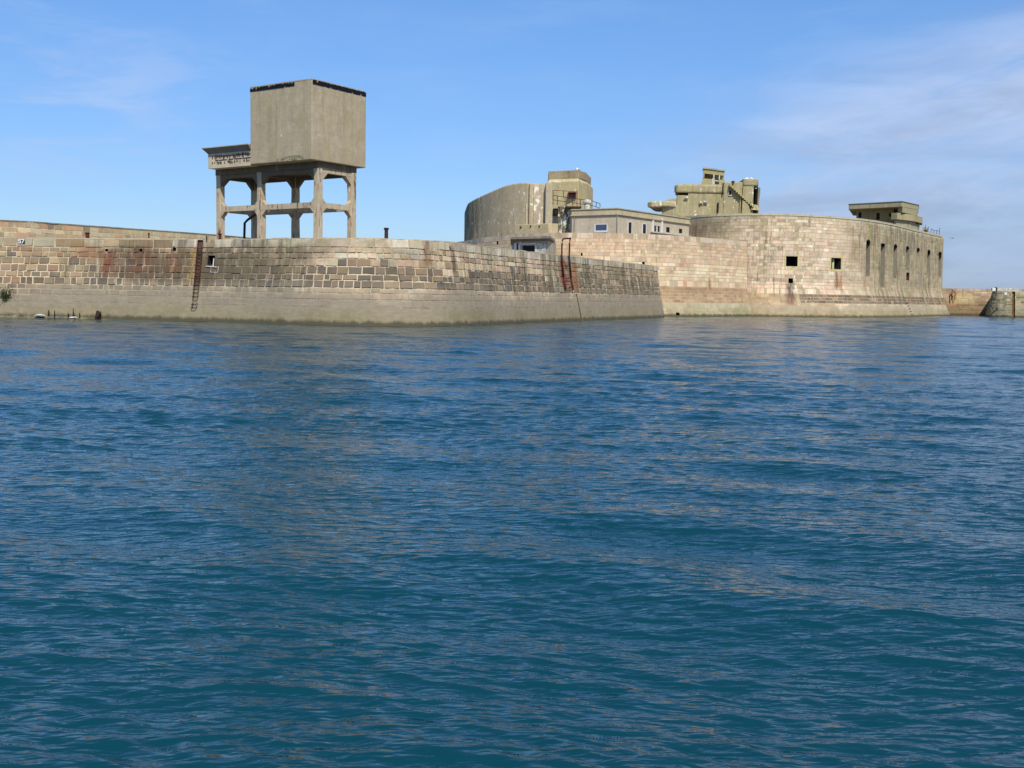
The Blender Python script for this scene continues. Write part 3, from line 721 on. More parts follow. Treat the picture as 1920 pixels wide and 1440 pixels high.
# columns
R0, R1 = 1.35, 5.5; LL = (.62, 7.55, 12.9); CW = .28
ZM = 10.0 + Z0; BH = .23
cols = {}
rg = random.Random(5)
for i, l in enumerate(LL):
    for j, r in enumerate((R0, R1)):
        b = MB().box((r - CW, l - CW, -.02), (r + CW, l + CW, ZB - .55 - .003))
        c = b.build('column', con_l, tower, world=False, bevel=.04); rough_up(c, .045, 6, i * 3 + j, 1.4)
def haunch(b, px, py, z, dx, dy, s, wdt, up):
    """triangular haunch at a column, running in direction (dx, dy); up=+1 above z, -1 below"""
    p = Vector((px, py, z)); d = Vector((dx, dy, 0)); n = Vector((-dy, dx, 0)) * wdt / 2
    A = [p - n, p + d * s - n, p - n + Vector((0, 0, up * s))]; B = [q + 2 * n for q in A]
    k = len(b.v); b.v += [tuple(q) for q in A + B]; b.f += [(k, k + 1, k + 2), (k + 5, k + 4, k + 3), (k, k + 3, k + 4, k + 1), (k + 1, k + 4, k + 5, k + 2), (k + 2, k + 5, k + 3, k)]
bw = .20
for r in (R0, R1):
    for l0, l1 in zip(LL, LL[1:]):
        b = MB(); b.box((r - bw, l0 + CW, ZM - BH), (r + bw, l1 - CW, ZM + BH))
        for (l, d) in ((l0 + CW, 1), (l1 - CW, -1)):
            haunch(b, r, l, ZM + BH, 0, d, .42, bw * 1.9, 1); haunch(b, r, l, ZM - BH, 0, d, .5, bw * 1.9, -1)
        b.build('cross_beam', con_l, tower, world=False)
        b = MB(); b.box((r - bw, l0 + CW, ZB - .88), (r + bw, l1 - CW, ZB - .553))
        for (l, d) in ((l0 + CW, 1), (l1 - CW, -1)): haunch(b, r, l, ZB - .88, 0, d, .7, bw * 1.9, -1)
        b.build('cross_beam', con_shade, tower, world=False)
for l in LL:
    b = MB(); b.box((R0 + CW, l - bw, ZM - BH), (R1 - CW, l + bw, ZM + BH))
    for (r, d) in ((R0 + CW, 1), (R1 - CW, -1)):
        haunch(b, r, l, ZM + BH, d, 0, .45, bw * 1.9, 1); haunch(b, r, l, ZM - BH, d, 0, .5, bw * 1.9, -1)
    b.build('cross_beam', con_l, tower, world=False)
    b = MB(); b.box((R0 + CW, l - bw, ZB - .88), (R1 - CW, l + bw, ZB - .553))
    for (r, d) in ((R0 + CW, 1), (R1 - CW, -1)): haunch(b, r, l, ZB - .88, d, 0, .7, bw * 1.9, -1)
    b.build('cross_beam', con_l if l == LL[0] else con_shade, tower, world=False)
# floor slab between tank and beams
sl = MB().prism([(R0 - CW - .02, .35), (R1 + CW + .05, .35), (R1 + CW + .05, LL[2] + CW + .05), (R0 - CW - .02, LL[2] + CW + .05)], ZB - .55, ZB - .004).build('floor_slab', con_shade, tower, world=False); rough_up(sl, .03, 6)
# lower service deck with flared cornice to the left of the tank
l0, l1 = SL + .006, 13.08
zd0, zd1 = ZB - .06, ZB + 1.22
sd = MB().box((.12, l0, zd0), (6.3, l1, zd1)); svc = sd.build('service_box', concrete_mat('service_concrete', (194, 180, 152), .3, (120, 108, 84), .15, 0, .35, (168, 156, 110)), tower, world=False)
fl = MB().prism([(.12, l0), (6.3, l0), (6.3, l1), (.12, l1)], zd1 + .003, zd1 + .46, top=[(-.26, l0), (6.6, l0), (6.6, l1 + .36), (-.26, l1 + .36)]).build('flared_cornice', concrete_mat('cornice_shade_concrete', (128, 120, 110), .4, grime=.4), svc, world=False)  # dark base colour paints in the shade of the undercut flare
MB().box((-.30, l0, zd1 + .466), (6.65, l1 + .4, zd1 + .54)).build('cornice_lip', con_t, svc, world=False)
# exposed reinforcement grid
gb = MB(); rg = random.Random(12)
for k in range(34):
    y = l0 + .25 + k * (l1 - l0 - .9) / 33
    for (za, zb2) in ((zd1 - .55, zd1 - .12), (zd1 - 1.0, zd1 - .68)):
        if rg.random() < .72: gb.box((.085, y, za + rg.uniform(0, .18)), (.118, y + .05 + rg.uniform(0, .05), zb2 - rg.uniform(0, .12)))
for z in (zd1 - .30, zd1 - .62): 
    y = l0 + .1
    while y < l1 - 1.3:
        L = rg.uniform(.3, 1.1); gb.box((.08, y, z), (.117, y + L, z + .05)); y += L + rg.uniform(0, .25)
gb.build('exposed_rebar', M['dark_iron'], svc, world=False)
# bent drain pipe
bp = MB(); bp.tube([(2.2, 10.75, -.05), (2.2, 10.65, 1.9), (2.2, 10.3, 2.15), (2.25, 8.6, 3.0)], .11, 10); bp.build('drain_pipe', M['black'], tower, world=False, smooth=True)

# ================================================================ LOWER FORT WALL (round battery)
AW = Wall([(-24, 214), (-9.2, 181.3), (-5.2, 168.5), (0, 158.6), (5.2, 153.0), (10.2, 151.0), (15.4, 151.1), (20.5, 152.8), (25.4, 156.0), (31.0, 161.2), (36.2, 167.4)],
          -1.0, 11.6, lambda z: .045 * (11.6 - z) + .9 * max(0., (5 - z) / 5) ** 1.5)
PINK = [(3, (208, 183, 150)), (3, (204, 177, 143)), (2.2, (208, 174, 143)), (1.2, (192, 167, 135)), (1.2, (214, 195, 161)), (.3, (202, 154, 122)), (.5, (186, 171, 145))]
def pal_low(u, z, rg):
    if z > 10.8: return jitter(pick([(3, (208, 190, 164)), (2, (200, 178, 152)), (1, (190, 174, 150))], rg), rg, .06)
    if 5.0 < z < 7.6 and rg.random() < .8 and u > 40: return jitter(pick([(3, (222, 204, 168)), (2, (212, 190, 152))], rg), rg, .06)
    if 2.2 < z < 4.2: return jitter(pick([(3, (168, 140, 108)), (2, (156, 130, 98)), (1, (178, 152, 116))], rg), rg, .1)
    if z <= 2.2: return jitter(pick([(3, (176, 166, 134)), (2, (168, 156, 126))], rg), rg, .08)
    if u < 36 and rg.random() < .8: return jitter(pick([(3, (150, 122, 98)), (2, (134, 108, 88)), (1, (118, 100, 82))], rg), rg, .14)
    return jitter(pick(PINK, rg), rg, .07)
batt = thing('battery_wall', 'lower curved fort wall of pinkish ashlar running behind the quay', 'fort wall')
ap = []
for (x, y, w_, h_, c, s) in ((1330, 533, .5, 1.3, (140, 92, 60), .7), (1300, 545, 5., .5, (140, 112, 84), .6), (1240, 455, 2, 1.0, (150, 132, 104), .5), (1325, 462, 2.2, .7, (120, 104, 80), .5)):
    a = AW.loc(x, y); ap.append((a[0], a[1], w_, h_, c, s))
stone_a = stone_mat('battery_stone', 1.0, (172, 162, 130), (158, 148, 106), .5, .30, (4, 11), ap, crust_f=.55)
ah = [AW.rect(1204, 489, 1209, 498) , AW.rect(1267, 586, 1275, 592), AW.rect(931, 452, 934, 459), AW.rect(1089, 474, 1092, 483)]
build_masonry(AW, 'masonry', stone_a, batt, [.8, .5, .48, .5, .45, .5], lambda ci, r: r.uniform(1.4, 2.4) if ci == 0 else r.uniform(.6, 1.5), pal_low, lambda u, z: lin((180, 158, 128)), .035, .012, [tuple(h) for h in ah], 21, .01)
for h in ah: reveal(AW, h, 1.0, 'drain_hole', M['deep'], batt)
tp = MB(); xy = [AW.P(u, 11.6, -.02)[:2] for u in np.arange(0, AW.L, 1.)]
tp.v = [(x, y, 11.59) for x, y in xy + [(36, 178), (30, 200), (0, 225), (-20, 225)]]; tp.f = [tuple(range(len(tp.v)))]
tp.build('deck', M['deck'], batt)

# ================================================================ ROUND FORT (tall drum)
BW = Wall([(20, 196), (24.8, 184), (28.4, 176.2), (32.2, 171.0), (37.2, 168.4), (42.2, 168.0), (47.2, 169.4), (55.0, 174.3), (60.2, 179.3), (67.0, 188.2), (76.0, 201.9), (86.1, 216.2)],
          -1.0, 16.0, lambda z: .02 * (16 - z) + 1.9 * max(0., (5.6 - z) / 5.6) ** 1.4)
fort = thing('round_fort', 'tall round granite fort drum with arched gun windows and a row of tall niches', 'fort')
STONEB = [(4, (215, 194, 166)), (4, (211, 188, 159)), (1.6, (215, 184, 157)), (1.2, (202, 180, 151)), (1.6, (225, 209, 180)), (.25, (187, 152, 129)), (.4, (193, 178, 157))]
GREYB = [(3, (166, 153, 120)), (3, (158, 145, 114)), (2, (176, 161, 128)), (1, (146, 133, 104)), (.3, (168, 137, 104))]
uB_l = BW.loc(1372, 440)[0]; uB_r = BW.loc(1600, 470)[0]; uB_m = BW.loc(1560, 470)[0]
def pal_fort(u, z, rg):
    if 2.3 < z < 3.7 and u > BW.loc(1490, 560)[0] - 1: return jitter(pick([(3, (120, 104, 84)), (2, (104, 90, 76)), (1, (150, 124, 98))], rg), rg, .14)
    if z <= 3.7 and u < uB_m: return jitter(pick([(3, (176, 146, 114)), (2, (164, 138, 106)), (1, (190, 158, 124))], rg), rg, .1)
    f = min(1, max(0, (u - uB_m) / (uB_r - uB_m + 6)))
    g = .75 * min(1, max(0, (uB_l + 3 - u) / 6)) * min(1, max(0, (z - 9.6) / 2.5))
    if z > 15.2: return jitter((196, 182, 154), rg, .07)
    k = min(1, max(f * (.95 if z > 8 else .75), g) * rg.uniform(.75, 1.15))
    a_, b_ = jitter(pick(STONEB, rg), rg, .06), jitter(pick(GREYB, rg), rg, .07)
    return tuple(x * (1 - k) + y * k for x, y in zip(a_, b_))
    return jitter(pick(STONEB, rg), rg, .06)
holes = []
win = [(BW.rect(1474, 477.5, 1495, 502), .2, 'gun_window'), (BW.rect(1558.5, 480.5, 1576.5, 505), .28, 'gun_window'), (BW.rect(1478.5, 521, 1487, 531), 0, 'port_hole')]
for h, a, n in win: holes.append(tuple(h))
niches = []
slots = [(1624.5, 1632, 448, 458, 518), (1652, 1659.5, 453, 461, 540), (1676, 1682.5, 456.5, 464, 522), (1699, 1705, 460, 466, 508), (1719, 1724.5, 463, 470, 474), (1739, 1744.5, 467, 476, 516), (1760, 1765.5, 470.5, 482, 520)]
for (xa, xb, yt, ym, yb) in slots:
    r = BW.rect(xa, yt, xb, ym); u0, u1, zm, zt = r; zb_ = BW.loc((xa + xb) / 2, yb)[1]
    niches.append((u0, u1, zb_, zm, zt)); holes += [(u0, u1, zm, zt), (u0, u1, zb_, zm)]
red = BW.rect(1699.5, 510, 1705, 526); holes.append(tuple(red))
fp = []
for (x, y, w_, h_, c, s) in ((1482, 545, 1.0, 1.9, (86, 72, 62), .95), (1483, 562, 1.3, 1.2, (122, 92, 70), .7), (1569, 525, 1.0, 2.0, (120, 84, 52), .9), (1576, 530, .5, 2.4, (160, 104, 50), .8), (1577, 490, .5, 1.6, (176, 168, 72), .7), (1497, 490, .4, 1.5, (196, 186, 120), .6),
                             (1602, 470, 1.8, 2.4, (140, 118, 76), .6), (1632, 436, 1.0, 2.0, (130, 128, 58), .7), (1700, 550, 2.5, 1.5, (140, 130, 66), .5), (1340, 420, 7, 2.6, (120, 110, 82), .55), (1420, 420, 3, 2.0, (140, 128, 92), .4), (1400, 560, 3, 2, (140, 110, 78), .5)):
    a = BW.loc(x, y); fp.append((a[0], a[1], w_, h_, c, s))
stone_b = stone_mat('fort_stone', 1.9, (158, 146, 122), (150, 136, 100), .45, .8, (3.0, 16), fp, crust_f=.75, runs=([(BW.loc(1625, 470)[0], 999, .55)], 2.4))
build_masonry(BW, 'masonry', stone_b, fort, [.8, .5, .5, .48, .52], lambda ci, r: r.uniform(.7, 1.9), pal_fort, lambda u, z: lin((176, 158, 126)), .035, .014, holes, 33, .01)
grey_in = concrete_mat('niche_concrete', (138, 130, 112), .6, (84, 78, 62), .1, .3)
rib_m = concrete_mat('rib_concrete', (166, 154, 124), .6, (92, 84, 64), .1, .4)
pale_in = concrete_mat('window_surround', (196, 184, 132), .3, (150, 140, 80), .3)
for h, a, n in win:
    reveal(BW, h, 2.2, n, M['deep'], fort, arch=a, arch_mat=pale_in)
    if n == 'gun_window':   # pale dressed surround
        s = MB(); t = .26
        u0, u1, z0, z1 = h
        for (a0, a1, b0, b1) in ((u0 - t, u0 - .003, z0 - .1, z1 - .3), (u1 + .003, u1 + t, z0 - .1, z1 - .3), (u0 - .1, u1 + .1, z0 - .38, z0 - .103)):
            p = [BW.P(a0, b0, .05), BW.P(a1, b0, .05), BW.P(a1, b1, .05), BW.P(a0, b1, .05)]; q = [BW.P(a0, b0, -.1), BW.P(a1, b0, -.1), BW.P(a1, b1, -.1), BW.P(a0, b1, -.1)]
            k = len(s.v); s.v += p + q; s.f += [tuple(k + i for i in f) for f in ((0, 1, 2, 3), (0, 4, 5, 1), (1, 5, 6, 2), (2, 6, 7, 3), (3, 7, 4, 0))]
        s.build('window_surround', pale_in, fort)
# post standing inside the second gun window
h = win[1][0]; um = h[0] + (h[1] - h[0]) * .52
wp = MB(); wp.bar(BW.P(um, h[2] + .02, -.7), BW.P(um, h[3] - .3, -.7), .32); wp.build('mullion', pale_in, fort)
for (u0, u1, zb_, zm, zt) in niches:
    nb_ = reveal(BW, (u0, u1, zb_, zm), .8, 'wall_niche', grey_in, fort, top=False)
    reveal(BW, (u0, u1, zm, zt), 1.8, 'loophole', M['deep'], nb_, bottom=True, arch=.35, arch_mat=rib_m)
reveal(BW, red, .5, 'rusty_shutter', M['rust'], fort)
# vertical ribs between the niches
for (x, y0, y1, wd) in ((1728.5, 436, 572, .5), (1757, 480, 566, .28), (1711, 470, 548, .25), (1766.5, 446, 560, .25), (1690, 462, 545, .22), (1640, 455, 545, .22), (1666, 458, 550, .24)):
    uu, za = BW.loc(x, (y0 + y1) / 2); z1 = BW.loc(x, y0)[1]; z0 = BW.loc(x, y1)[1]
    b = MB(); n = 14
    zs = [z0 + (z1 - z0) * k / n for k in range(n + 1)]
    for a, c in zip(zs, zs[1:]):
        L0, R0_, L1, R1_ = [BW.P(uu - wd / 2, a, .16), BW.P(uu + wd / 2, a, .16), BW.P(uu - wd / 2, c, .16), BW.P(uu + wd / 2, c, .16)]
        l0_, r0_, l1_, r1_ = [BW.P(uu - wd / 2, a, -.05), BW.P(uu + wd / 2, a, -.05), BW.P(uu - wd / 2, c, -.05), BW.P(uu + wd / 2, c, -.05)]
        b.quad(L0, R0_, R1_, L1); b.quad(l0_, L0, L1, l1_); b.quad(R0_, r0_, r1_, R1_)
    b.build('rib', rib_m, fort)
# cornice and roof deck
cn = MB()
for k in range(int(BW.L / 1.4)):
    a, b = k * 1.4, min(BW.L, k * 1.4 + 1.38); zt = 16.02 + rng.uniform(0, .05)
    p = [BW.P(a, 15.99, .09), BW.P(b, 15.99, .09), BW.P(b, 15.99, -.7), BW.P(a, 15.99, -.7)]
    n = len(cn.v); cn.v += [(q[0], q[1], 15.72 if i < 2 else 15.99) for i, q in enumerate(p)] + [(q[0], q[1], zt) for q in p]
    cn.f += [tuple(n + i for i in f) for f in ((4, 5, 6, 7), (0, 1, 5, 4), (1, 2, 6, 5), (3, 0, 4, 7))]
cn.build('cornice', concrete_mat('fort_cornice', (190, 176, 146), .4, (112, 100, 70), .15, .1), fort)
rf = MB(); xy = [BW.P(u, 15.9, -.1)[:2] for u in np.arange(0, BW.L, 1.)] + [BW.P(BW.L, 15.9, -.1)[:2]]
rf.v = [(x, y, 15.95) for x, y in xy + [(84, 236), (60, 250), (30, 240), (16, 215)]]; rf.f = [tuple(range(len(rf.v)))]
rf.build('roof_deck', M['deck'], fort)
EW = Wall([BW.P(BW.L, 16)[:2], (85.6, 222), (82, 238), (60, 252)], -1, 16, BW.bat, smooth=False)
build_masonry(EW, 'rear_face', stone_b, fort, [.8, .5, .5], lambda ci, r: r.uniform(.8, 1.8), lambda u, z, r: jitter(pick(GREYB, r), r, .1), lambda u, z: lin((168, 150, 118)), .035, .02, (), 35)
# wall rungs at the foot, right
uu, _ = BW.loc(1703, 575)
rl = thing('wall_rungs', 'short run of dark iron rungs low on the right-hand fort drum', 'ladder', BW.P(uu, 0, .2))
for k in range(5):
    z = .5 + k * .5; b = MB(); b.tube([BW.P(uu - .3, z, -.05), BW.P(uu - .3, z, .2), BW.P(uu + .3, z, .2), BW.P(uu + .3, z, -.05)], .05, 6); b.build('rung', M['dark_iron'], rl)

# ================================================================ LEFT GUN BUNKER
def XY(x, D, y=400): p = pt(x, y, D); return (p.x, p.y)
con_c = concrete_mat('bunker_concrete', (176, 160, 130), .6, (104, 94, 64), .2, 1.0, .4, dark_x=(-8.6, -3.6))
bun = thing('gun_bunker', 'big curved concrete gun bunker with dark streaked left end, left of the square lookout tower', 'bunker', (0, 185, 11.6))
fpx = [(871, 397, 191), (876, 383, 186), (883, 377, 182.5), (900, 368, 178.8), (922, 358, 175), (940, 350.5, 172.6), (957, 345.3, 170.8), (975, 342.6, 169.3), (992, 342, 168.3), (1008, 344, 168.4), (1022, 346.5, 169)]
fq = [pt(x, y, D) for x, y, D in fpx]
def cr(i, t):
    P_ = [fq[max(0, i - 1)], fq[i], fq[i + 1], fq[min(len(fq) - 1, i + 2)]]; a, b, c, d = P_
    return .5 * ((2 * b) + (c - a) * t + (2 * a - 5 * b + 4 * c - d) * t * t + (3 * b - a - 3 * c + d) * t ** 3)
fs = [cr(i, k / 4) for i in range(8) for k in range(4)] + fq[8:] + [Vector((9, 172, 20.1)), Vector((9, 195, 20)), Vector((2, 205, 19.4)), Vector((-8, 203, 17.6))]
n = len(fs); mbk = MB(); mbk.v = [(p.x, p.y, 11.6) for p in fs] + [tuple(p) for p in fs]
mbk.f = [tuple(range(n))[::-1], tuple(range(n, 2 * n))] + [(i, (i + 1) % n, n + (i + 1) % n, n + i) for i in range(n)]
body = mbk.build('casemate', con_c, bun, bevel=.22, seg=2)
jn = MB(); p = XY(992, 168.1); jn.box((p[0] - .05, p[1] - .13, 11.62), (p[0] + .05, p[1] + .3, 20.0)); jn.build('joint', concrete_mat('dark_joint', (104, 94, 74), .3), bun)
jn = MB(); p = XY(987, 168.4); jn.box((p[0] - .05, p[1] - .13, 11.62), (p[0] + .05, p[1] + .3, 17.0)); jn.build('joint', concrete_mat('pale_joint', (206, 192, 164), .3), bun)
# bare rough panel right of the joint
pan = MB().box((2.95, 168.2, 11.62), (5.6, 169.2, 19.7)).build('rendered_panel', concrete_mat('flaking_render', (176, 160, 134), .55, (130, 112, 90), .0, 1.6, .3), bun, bevel=.05); rough_up(pan, .05, 6)
# pilaster at the right end
p0, p1 = XY(1022.5, 166.9), XY(1036, 166.9)
MB().box((p0[0], 166.9, 11.6), (p1[0] + .1, 170.7, 20.2)).build('pilaster', concrete_mat('pilaster_concrete', (172, 160, 134), .3), bun, bevel=.08)
# low yellowish wall in front
lw = thing('low_concrete_wall', 'low yellow-grey concrete wall with three small holes, at the foot of the gun bunker', 'wall', (3, 156, 11.6))
a, b = XY(966, 159.6)[0], XY(1030, 155.6)[0]
lwm = concrete_mat('yellow_concrete', (182, 166, 130), .35, (130, 122, 76), .12, 0, .25)
L = MB().prism([XY(965.5, 160.2), XY(1029, 156.0), XY(1047, 156.2), XY(1047, 158), XY(1030, 158), XY(966.5, 162)], 11.2, 13.15).build('wall_slab', lwm, lw, bevel=.08, seg=2)
rough_up(L, .05, 5)
hb = MB()
for x, y in ((976.5, 426), (995, 424.5), (1011.5, 424.5)):
    t = (x - 965.5) / (1029 - 965.5); D = 160.2 + (156 - 160.2) * t; q = pt(x, y, D - .12); MB().box((q.x - .12, q.y - .02, q.z - .12), (q.x + .12, q.y + .3, q.z + .12)).build('fixing_hole', M['deep'], lw)

# ================================================================ SQUARE LOOKOUT TOWER next to the bunker
tw = thing('lookout_tower', 'square olive concrete lookout tower with a darker parapet block on top', 'tower', (9, 172, 11.6))
con_d = concrete_mat('tower_concrete', (176, 162, 122), .4, (112, 102, 68), .2, 1.0, .2)
zc_ = 20.75
tb_ = [XY(1019, 172), XY(1026, 167.2), XY(1084, 165.2), XY(1100, 169), XY(1111, 176), XY(1111, 186), XY(1024, 186)]
MB().prism(tb_, 11.6, zc_ - .55, None).build('shaft', con_d, tw, bevel=.1)
inn = [XY(1024, 172.5), XY(1029, 168.0), XY(1083, 165.9), XY(1098, 170), XY(1107.5, 176.5), XY(1107.5, 185), XY(1029, 185)]
MB().prism(tb_, zc_ - .547, zc_, top=inn).build('sloped_shoulder', concrete_mat('shoulder_concrete', (180, 166, 126), .4, (110, 102, 66), .1, 1.1, .2), tw)
par_ = [XY(1026.5, 172.5), XY(1027.5, 168.3), XY(1084.5, 166.0), XY(1098, 169.5), XY(1106.5, 176), XY(1106.5, 184), XY(1030, 184)]
pm = MB().prism(par_, zc_ + .003, 22.05).build('parapet_block', concrete_mat('parapet_concrete', (158, 142, 110), .5, (84, 72, 54), .2, 0, .5), tw, bevel=.08)
rough_up(pm, .06, 5)
# small window with shutters
q0, q1 = pt(1066, 362.5, 165.7), pt(1078.5, 371.5, 165.3)
wf = MB()
fx0, fx1, fz0, fz1, fy = q0.x, q1.x, q1.z, q0.z, 165.1
wf.box((fx0 - .12, fy - .1, fz0 - .1), (fx0, fy + .7, fz1 + .12)); wf.box((fx1, fy - .1, fz0 - .1), (fx1 + .12, fy + .7, fz1 + .12)); wf.box((fx0, fy - .12, fz1), (fx1, fy + .7, fz1 + .14))
wo_ = wf.build('window_frame', M['rust'], tw)
MB().box((fx0 + .003, fy + .05, fz0), (fx1 - .003, fy + .5, fz1 - .003)).build('window_opening', M['black'], wo_)
# rough lower annex below the balcony
ax = MB().prism([XY(1046, 160.5), XY(1073, 159.5), XY(1073, 165.5), XY(1046, 166)], 11.6, 16.0).build('annex', concrete_mat('annex_concrete', (122, 112, 84), .8, (74, 66, 48), .1, 1.6, .6), tw, bevel=.05); rough_up(ax, .12, 6)
ah_ = pt(1042, 395, 159.9); rough_up(MB().box((ah_.x - .35, 160.1, ah_.z - .6), (ah_.x + .25, 163.8, ah_.z + .35)).build('hole', M['deep'], tw), .05, 2)
gx = XY(1036.5, 162)[0]; MB().prism([(gx, 162.6), XY(1047, 161.4), XY(1047, 164), (gx, 164)], 11.6, 15.2).build('buttress', con_c, tw, bevel=.05)
# balcony with railing
bal = thing('balcony_railing', 'rusty railing on a balcony crossing the lookout tower below its window', 'railing', (7.5, 158, 15.5))
rb_ = MB()
DB = 158.6
path = [(1037, 366.0), (1055, 369.0), (1087, 373.5), (1111, 377.0), (1125, 382)]
def at(x, y): 
    D = DB if x < 1090 else DB + (x - 1090) * .16
    return pt(x, y, D)
rb_.tube([at(*p) for p in path], .045, 6); rb_.tube([at(x, y + 8.5) for x, y in path], .045, 6)
rb_.tube([at(1037, 356.5), at(1060, 358), at(1082, 360)], .04, 6)
rb_.build('rail', M['rust'], bal)
for x, y0, y1 in ((1037, 356, 384), (1045, 367, 384), (1056.5, 358, 371), (1059.5, 369, 386), (1074, 371, 390), (1082, 358, 389), (1088, 373, 387), (1104, 376, 386), (1118, 379, 388), (1125, 382, 389)):
    b = MB(); b.tube([at(x, y0), at(x, y1)], .05, 6); b.build('baluster', M['dark_iron'], bal)
b = MB(); k0, k1 = at(1060, 386), at(1090, 388); b.box((k0.x, DB - .1, k0.z - .25), (k1.x, DB + 2.2, k0.z - .05)); b.build('balcony_slab', M['dark_iron'], bal)
# ventilation cowl beside it
vq = pt(1101, 388, 159.5); vc = thing('vent_cowl', 'small pale domed vent cowl on the flat roof beside the lookout tower', 'vent', vq)
lathe([(.42, -.3), (.42, .5), (.62, .55), (.66, .75), (.5, .98), (.2, 1.1)]).build('cowl', M['plaster'], vc, world=False)
# gulls on the tower
def gull(x, y, D, yaw, label, s=1.0, group='gulls resting on the fort'):
    p = pt(x, y, D); t = thing('gull', label, 'gull', p, yaw, group)
    b = MB(); sp = [(-.30, .10, .012), (-.2, .11, .05), (-.08, .13, .09), (.05, .15, .105), (.14, .19, .08), (.19, .25, .05), (.22, .29, .055), (.26, .30, .045), (.295, .295, .014), (.34, .285, .005)]
    b.tube([(a * s, 0, z * s) for a, z, r in sp], [r * s for a, z, r in sp], 10); b.build('body', M['plume'], t, world=False, smooth=True)
    for sd in (-1, 1):
        k = MB(); k.tube([(.10 * s, sd * .085 * s, .17 * s), (-.08 * s, sd * .095 * s, .15 * s), (-.26 * s, sd * .05 * s, .11 * s), (-.36 * s, sd * .02 * s, .10 * s)], [.03 * s, .06 * s, .03 * s, .004], 8); k.build('wing', M['grey_plume'], t, world=False, smooth=True)
        k = MB(); k.tube([(.02 * s, sd * .04 * s, .07 * s), (.02 * s, sd * .04 * s, 0)], .008 * s, 5); k.build('leg', M['rust'], t, world=False)
    return t
def on(x, D, z):   # a point at height z above pixel column x
    return (x, proj((pt(x, 400, D).x, D, z))[1], D)
gull(*on(1080.5, 167.2, 22.04), .3, 'left-hand of two white gulls on the lookout tower parapet', 1.1)
gull(*on(1084.5, 167.6, 22.07), 2.4, 'right-hand of two white gulls on the lookout tower parapet', 1.5)

# ================================================================ FLAT-ROOFED GUARD HOUSE
hs_ = thing('guard_house', 'grey flat-roofed guard house with moulded cornice on the lower fort wall', 'building', (14, 160, 11.6))
con_h = concrete_mat('house_render', (188, 174, 150), .25, (142, 128, 102), .0, .1, .2)
c0, c1, c2 = XY(1072.5, 157.0, 410), XY(1156.5, 153.0, 410), XY(1292.5, 170.5, 410)
back_h = [(c2[0] - 6, c2[1] + 8), (c0[0] - 1, c0[1] + 14)]
foot = [c0, c1, c2] + back_h
MB().prism(foot, 11.6, 14.32).build('walls', con_h, hs_)
def grow(poly, d):
    cx = sum(p[0] for p in poly) / len(poly); cy = sum(p[1] for p in poly) / len(poly); out = []
    n = len(poly)
    for i in range(n):
        a, b, c = Vector(poly[i - 1]), Vector(poly[i]), Vector(poly[(i + 1) % n])
        e1 = (b - a).normalized(); e2 = (c - b).normalized(); n1 = Vector((e1.y, -e1.x)); n2 = Vector((e2.y, -e2.x))
        if n1.dot(b - Vector((cx, cy))) < 0: n1, n2 = -n1, -n2
        m_ = (n1 + n2).normalized(); out.append(tuple(b + m_ * (d / max(.4, m_.dot(n1)))))
    return out
MB().prism(grow(foot, .22), 14.323, 14.50).build('cornice', concrete_mat('cornice_render', (186, 172, 142), .35, (110, 100, 72), .1, 0, .3), hs_)
MB().prism(grow(foot, .08), 14.503, 15.16).build('parapet', concrete_mat('parapet_render', (184, 170, 136), .3, (124, 114, 76), .15, 0, .2), hs_)
MB().prism(grow(foot, .20), 15.163, 15.30).build('roof_slab', concrete_mat('roof_edge', (176, 168, 146), .3, (100, 92, 76)), hs_)
# window in the front face
def face_pt(a, b, x, y, off=0.):
    """point on the vertical plane a-b seen at pixel x, y (off: metres towards the camera)"""
    a = Vector((*a, 0)); b = Vector((*b, 0)); n = (b - a).cross(Vector((0, 0, 1))).normalized()
    if n.y > 0: n = -n
    d = ray(x, y); o = Vector((0, 0, CAMZ)); t = ((a + n * off) - o).dot(n) / d.dot(n); return o + d * t
def plane_box(b, A, B, x0, y0, x1, y1, front, back):
    p = [face_pt(A, B, x0, y1, 0), face_pt(A, B, x1, y1, 0), face_pt(A, B, x1, y0, 0), face_pt(A, B, x0, y0, 0)]
    z0 = (p[0].z + p[1].z) / 2; z1 = (p[2].z + p[3].z) / 2
    for q, z in zip(p, (z0, z0, z1, z1)): q.z = z
    p[3].x, p[3].y = p[0].x, p[0].y; p[2].x, p[2].y = p[1].x, p[1].y
    n = (Vector((*B, 0)) - Vector((*A, 0))).cross(Vector((0, 0, 1))).normalized()
    if n.y > 0: n = -n
    k = len(b.v); b.v += [tuple(q + n * front) for q in p] + [tuple(q + n * back) for q in p]
    b.f += [tuple(k + i for i in f) for f in ((0, 1, 2, 3), (7, 6, 5, 4), (0, 4, 5, 1), (1, 5, 6, 2), (2, 6, 7, 3), (3, 7, 4, 0))]
    return b
def window(A, B, x0, y0, x1, y1, parent, fr=2., glass='glass', frame='white', sill=True):
    f = MB()
    plane_box(f, A, B, x0 - fr * .2, y0, x0 + fr * .6, y1, .07, .01); plane_box(f, A, B, x1 - fr * .4, y0, x1 + fr * .1, y1, .07, .01)
    if sill: plane_box(f, A, B, x0, y1 - fr * .55, x1, y1 + fr * .55, .13, .075)
    plane_box(f, A, B, x0 + fr * .6, y0 - .3, x1 - fr * .4, y0 + .7, .065, .01)
    o = f.build('window', M[frame], parent)
    g = MB(); plane_box(g, A, B, x0 + fr * .6, y0 + .7, x1 - fr * .4, y1 - fr * .3, .03, .008); g.build('pane', M[glass], o)
    return o
window(c0, c1, 1115, 420.5, 1139, 434, hs_, 3.2)
window(c1, c2, 1176.5, 416, 1184, 438.5, hs_, 1.6, 'deep'); window(c1, c2, 1203.5, 419.5, 1211, 439, hs_, 1.6, 'deep')
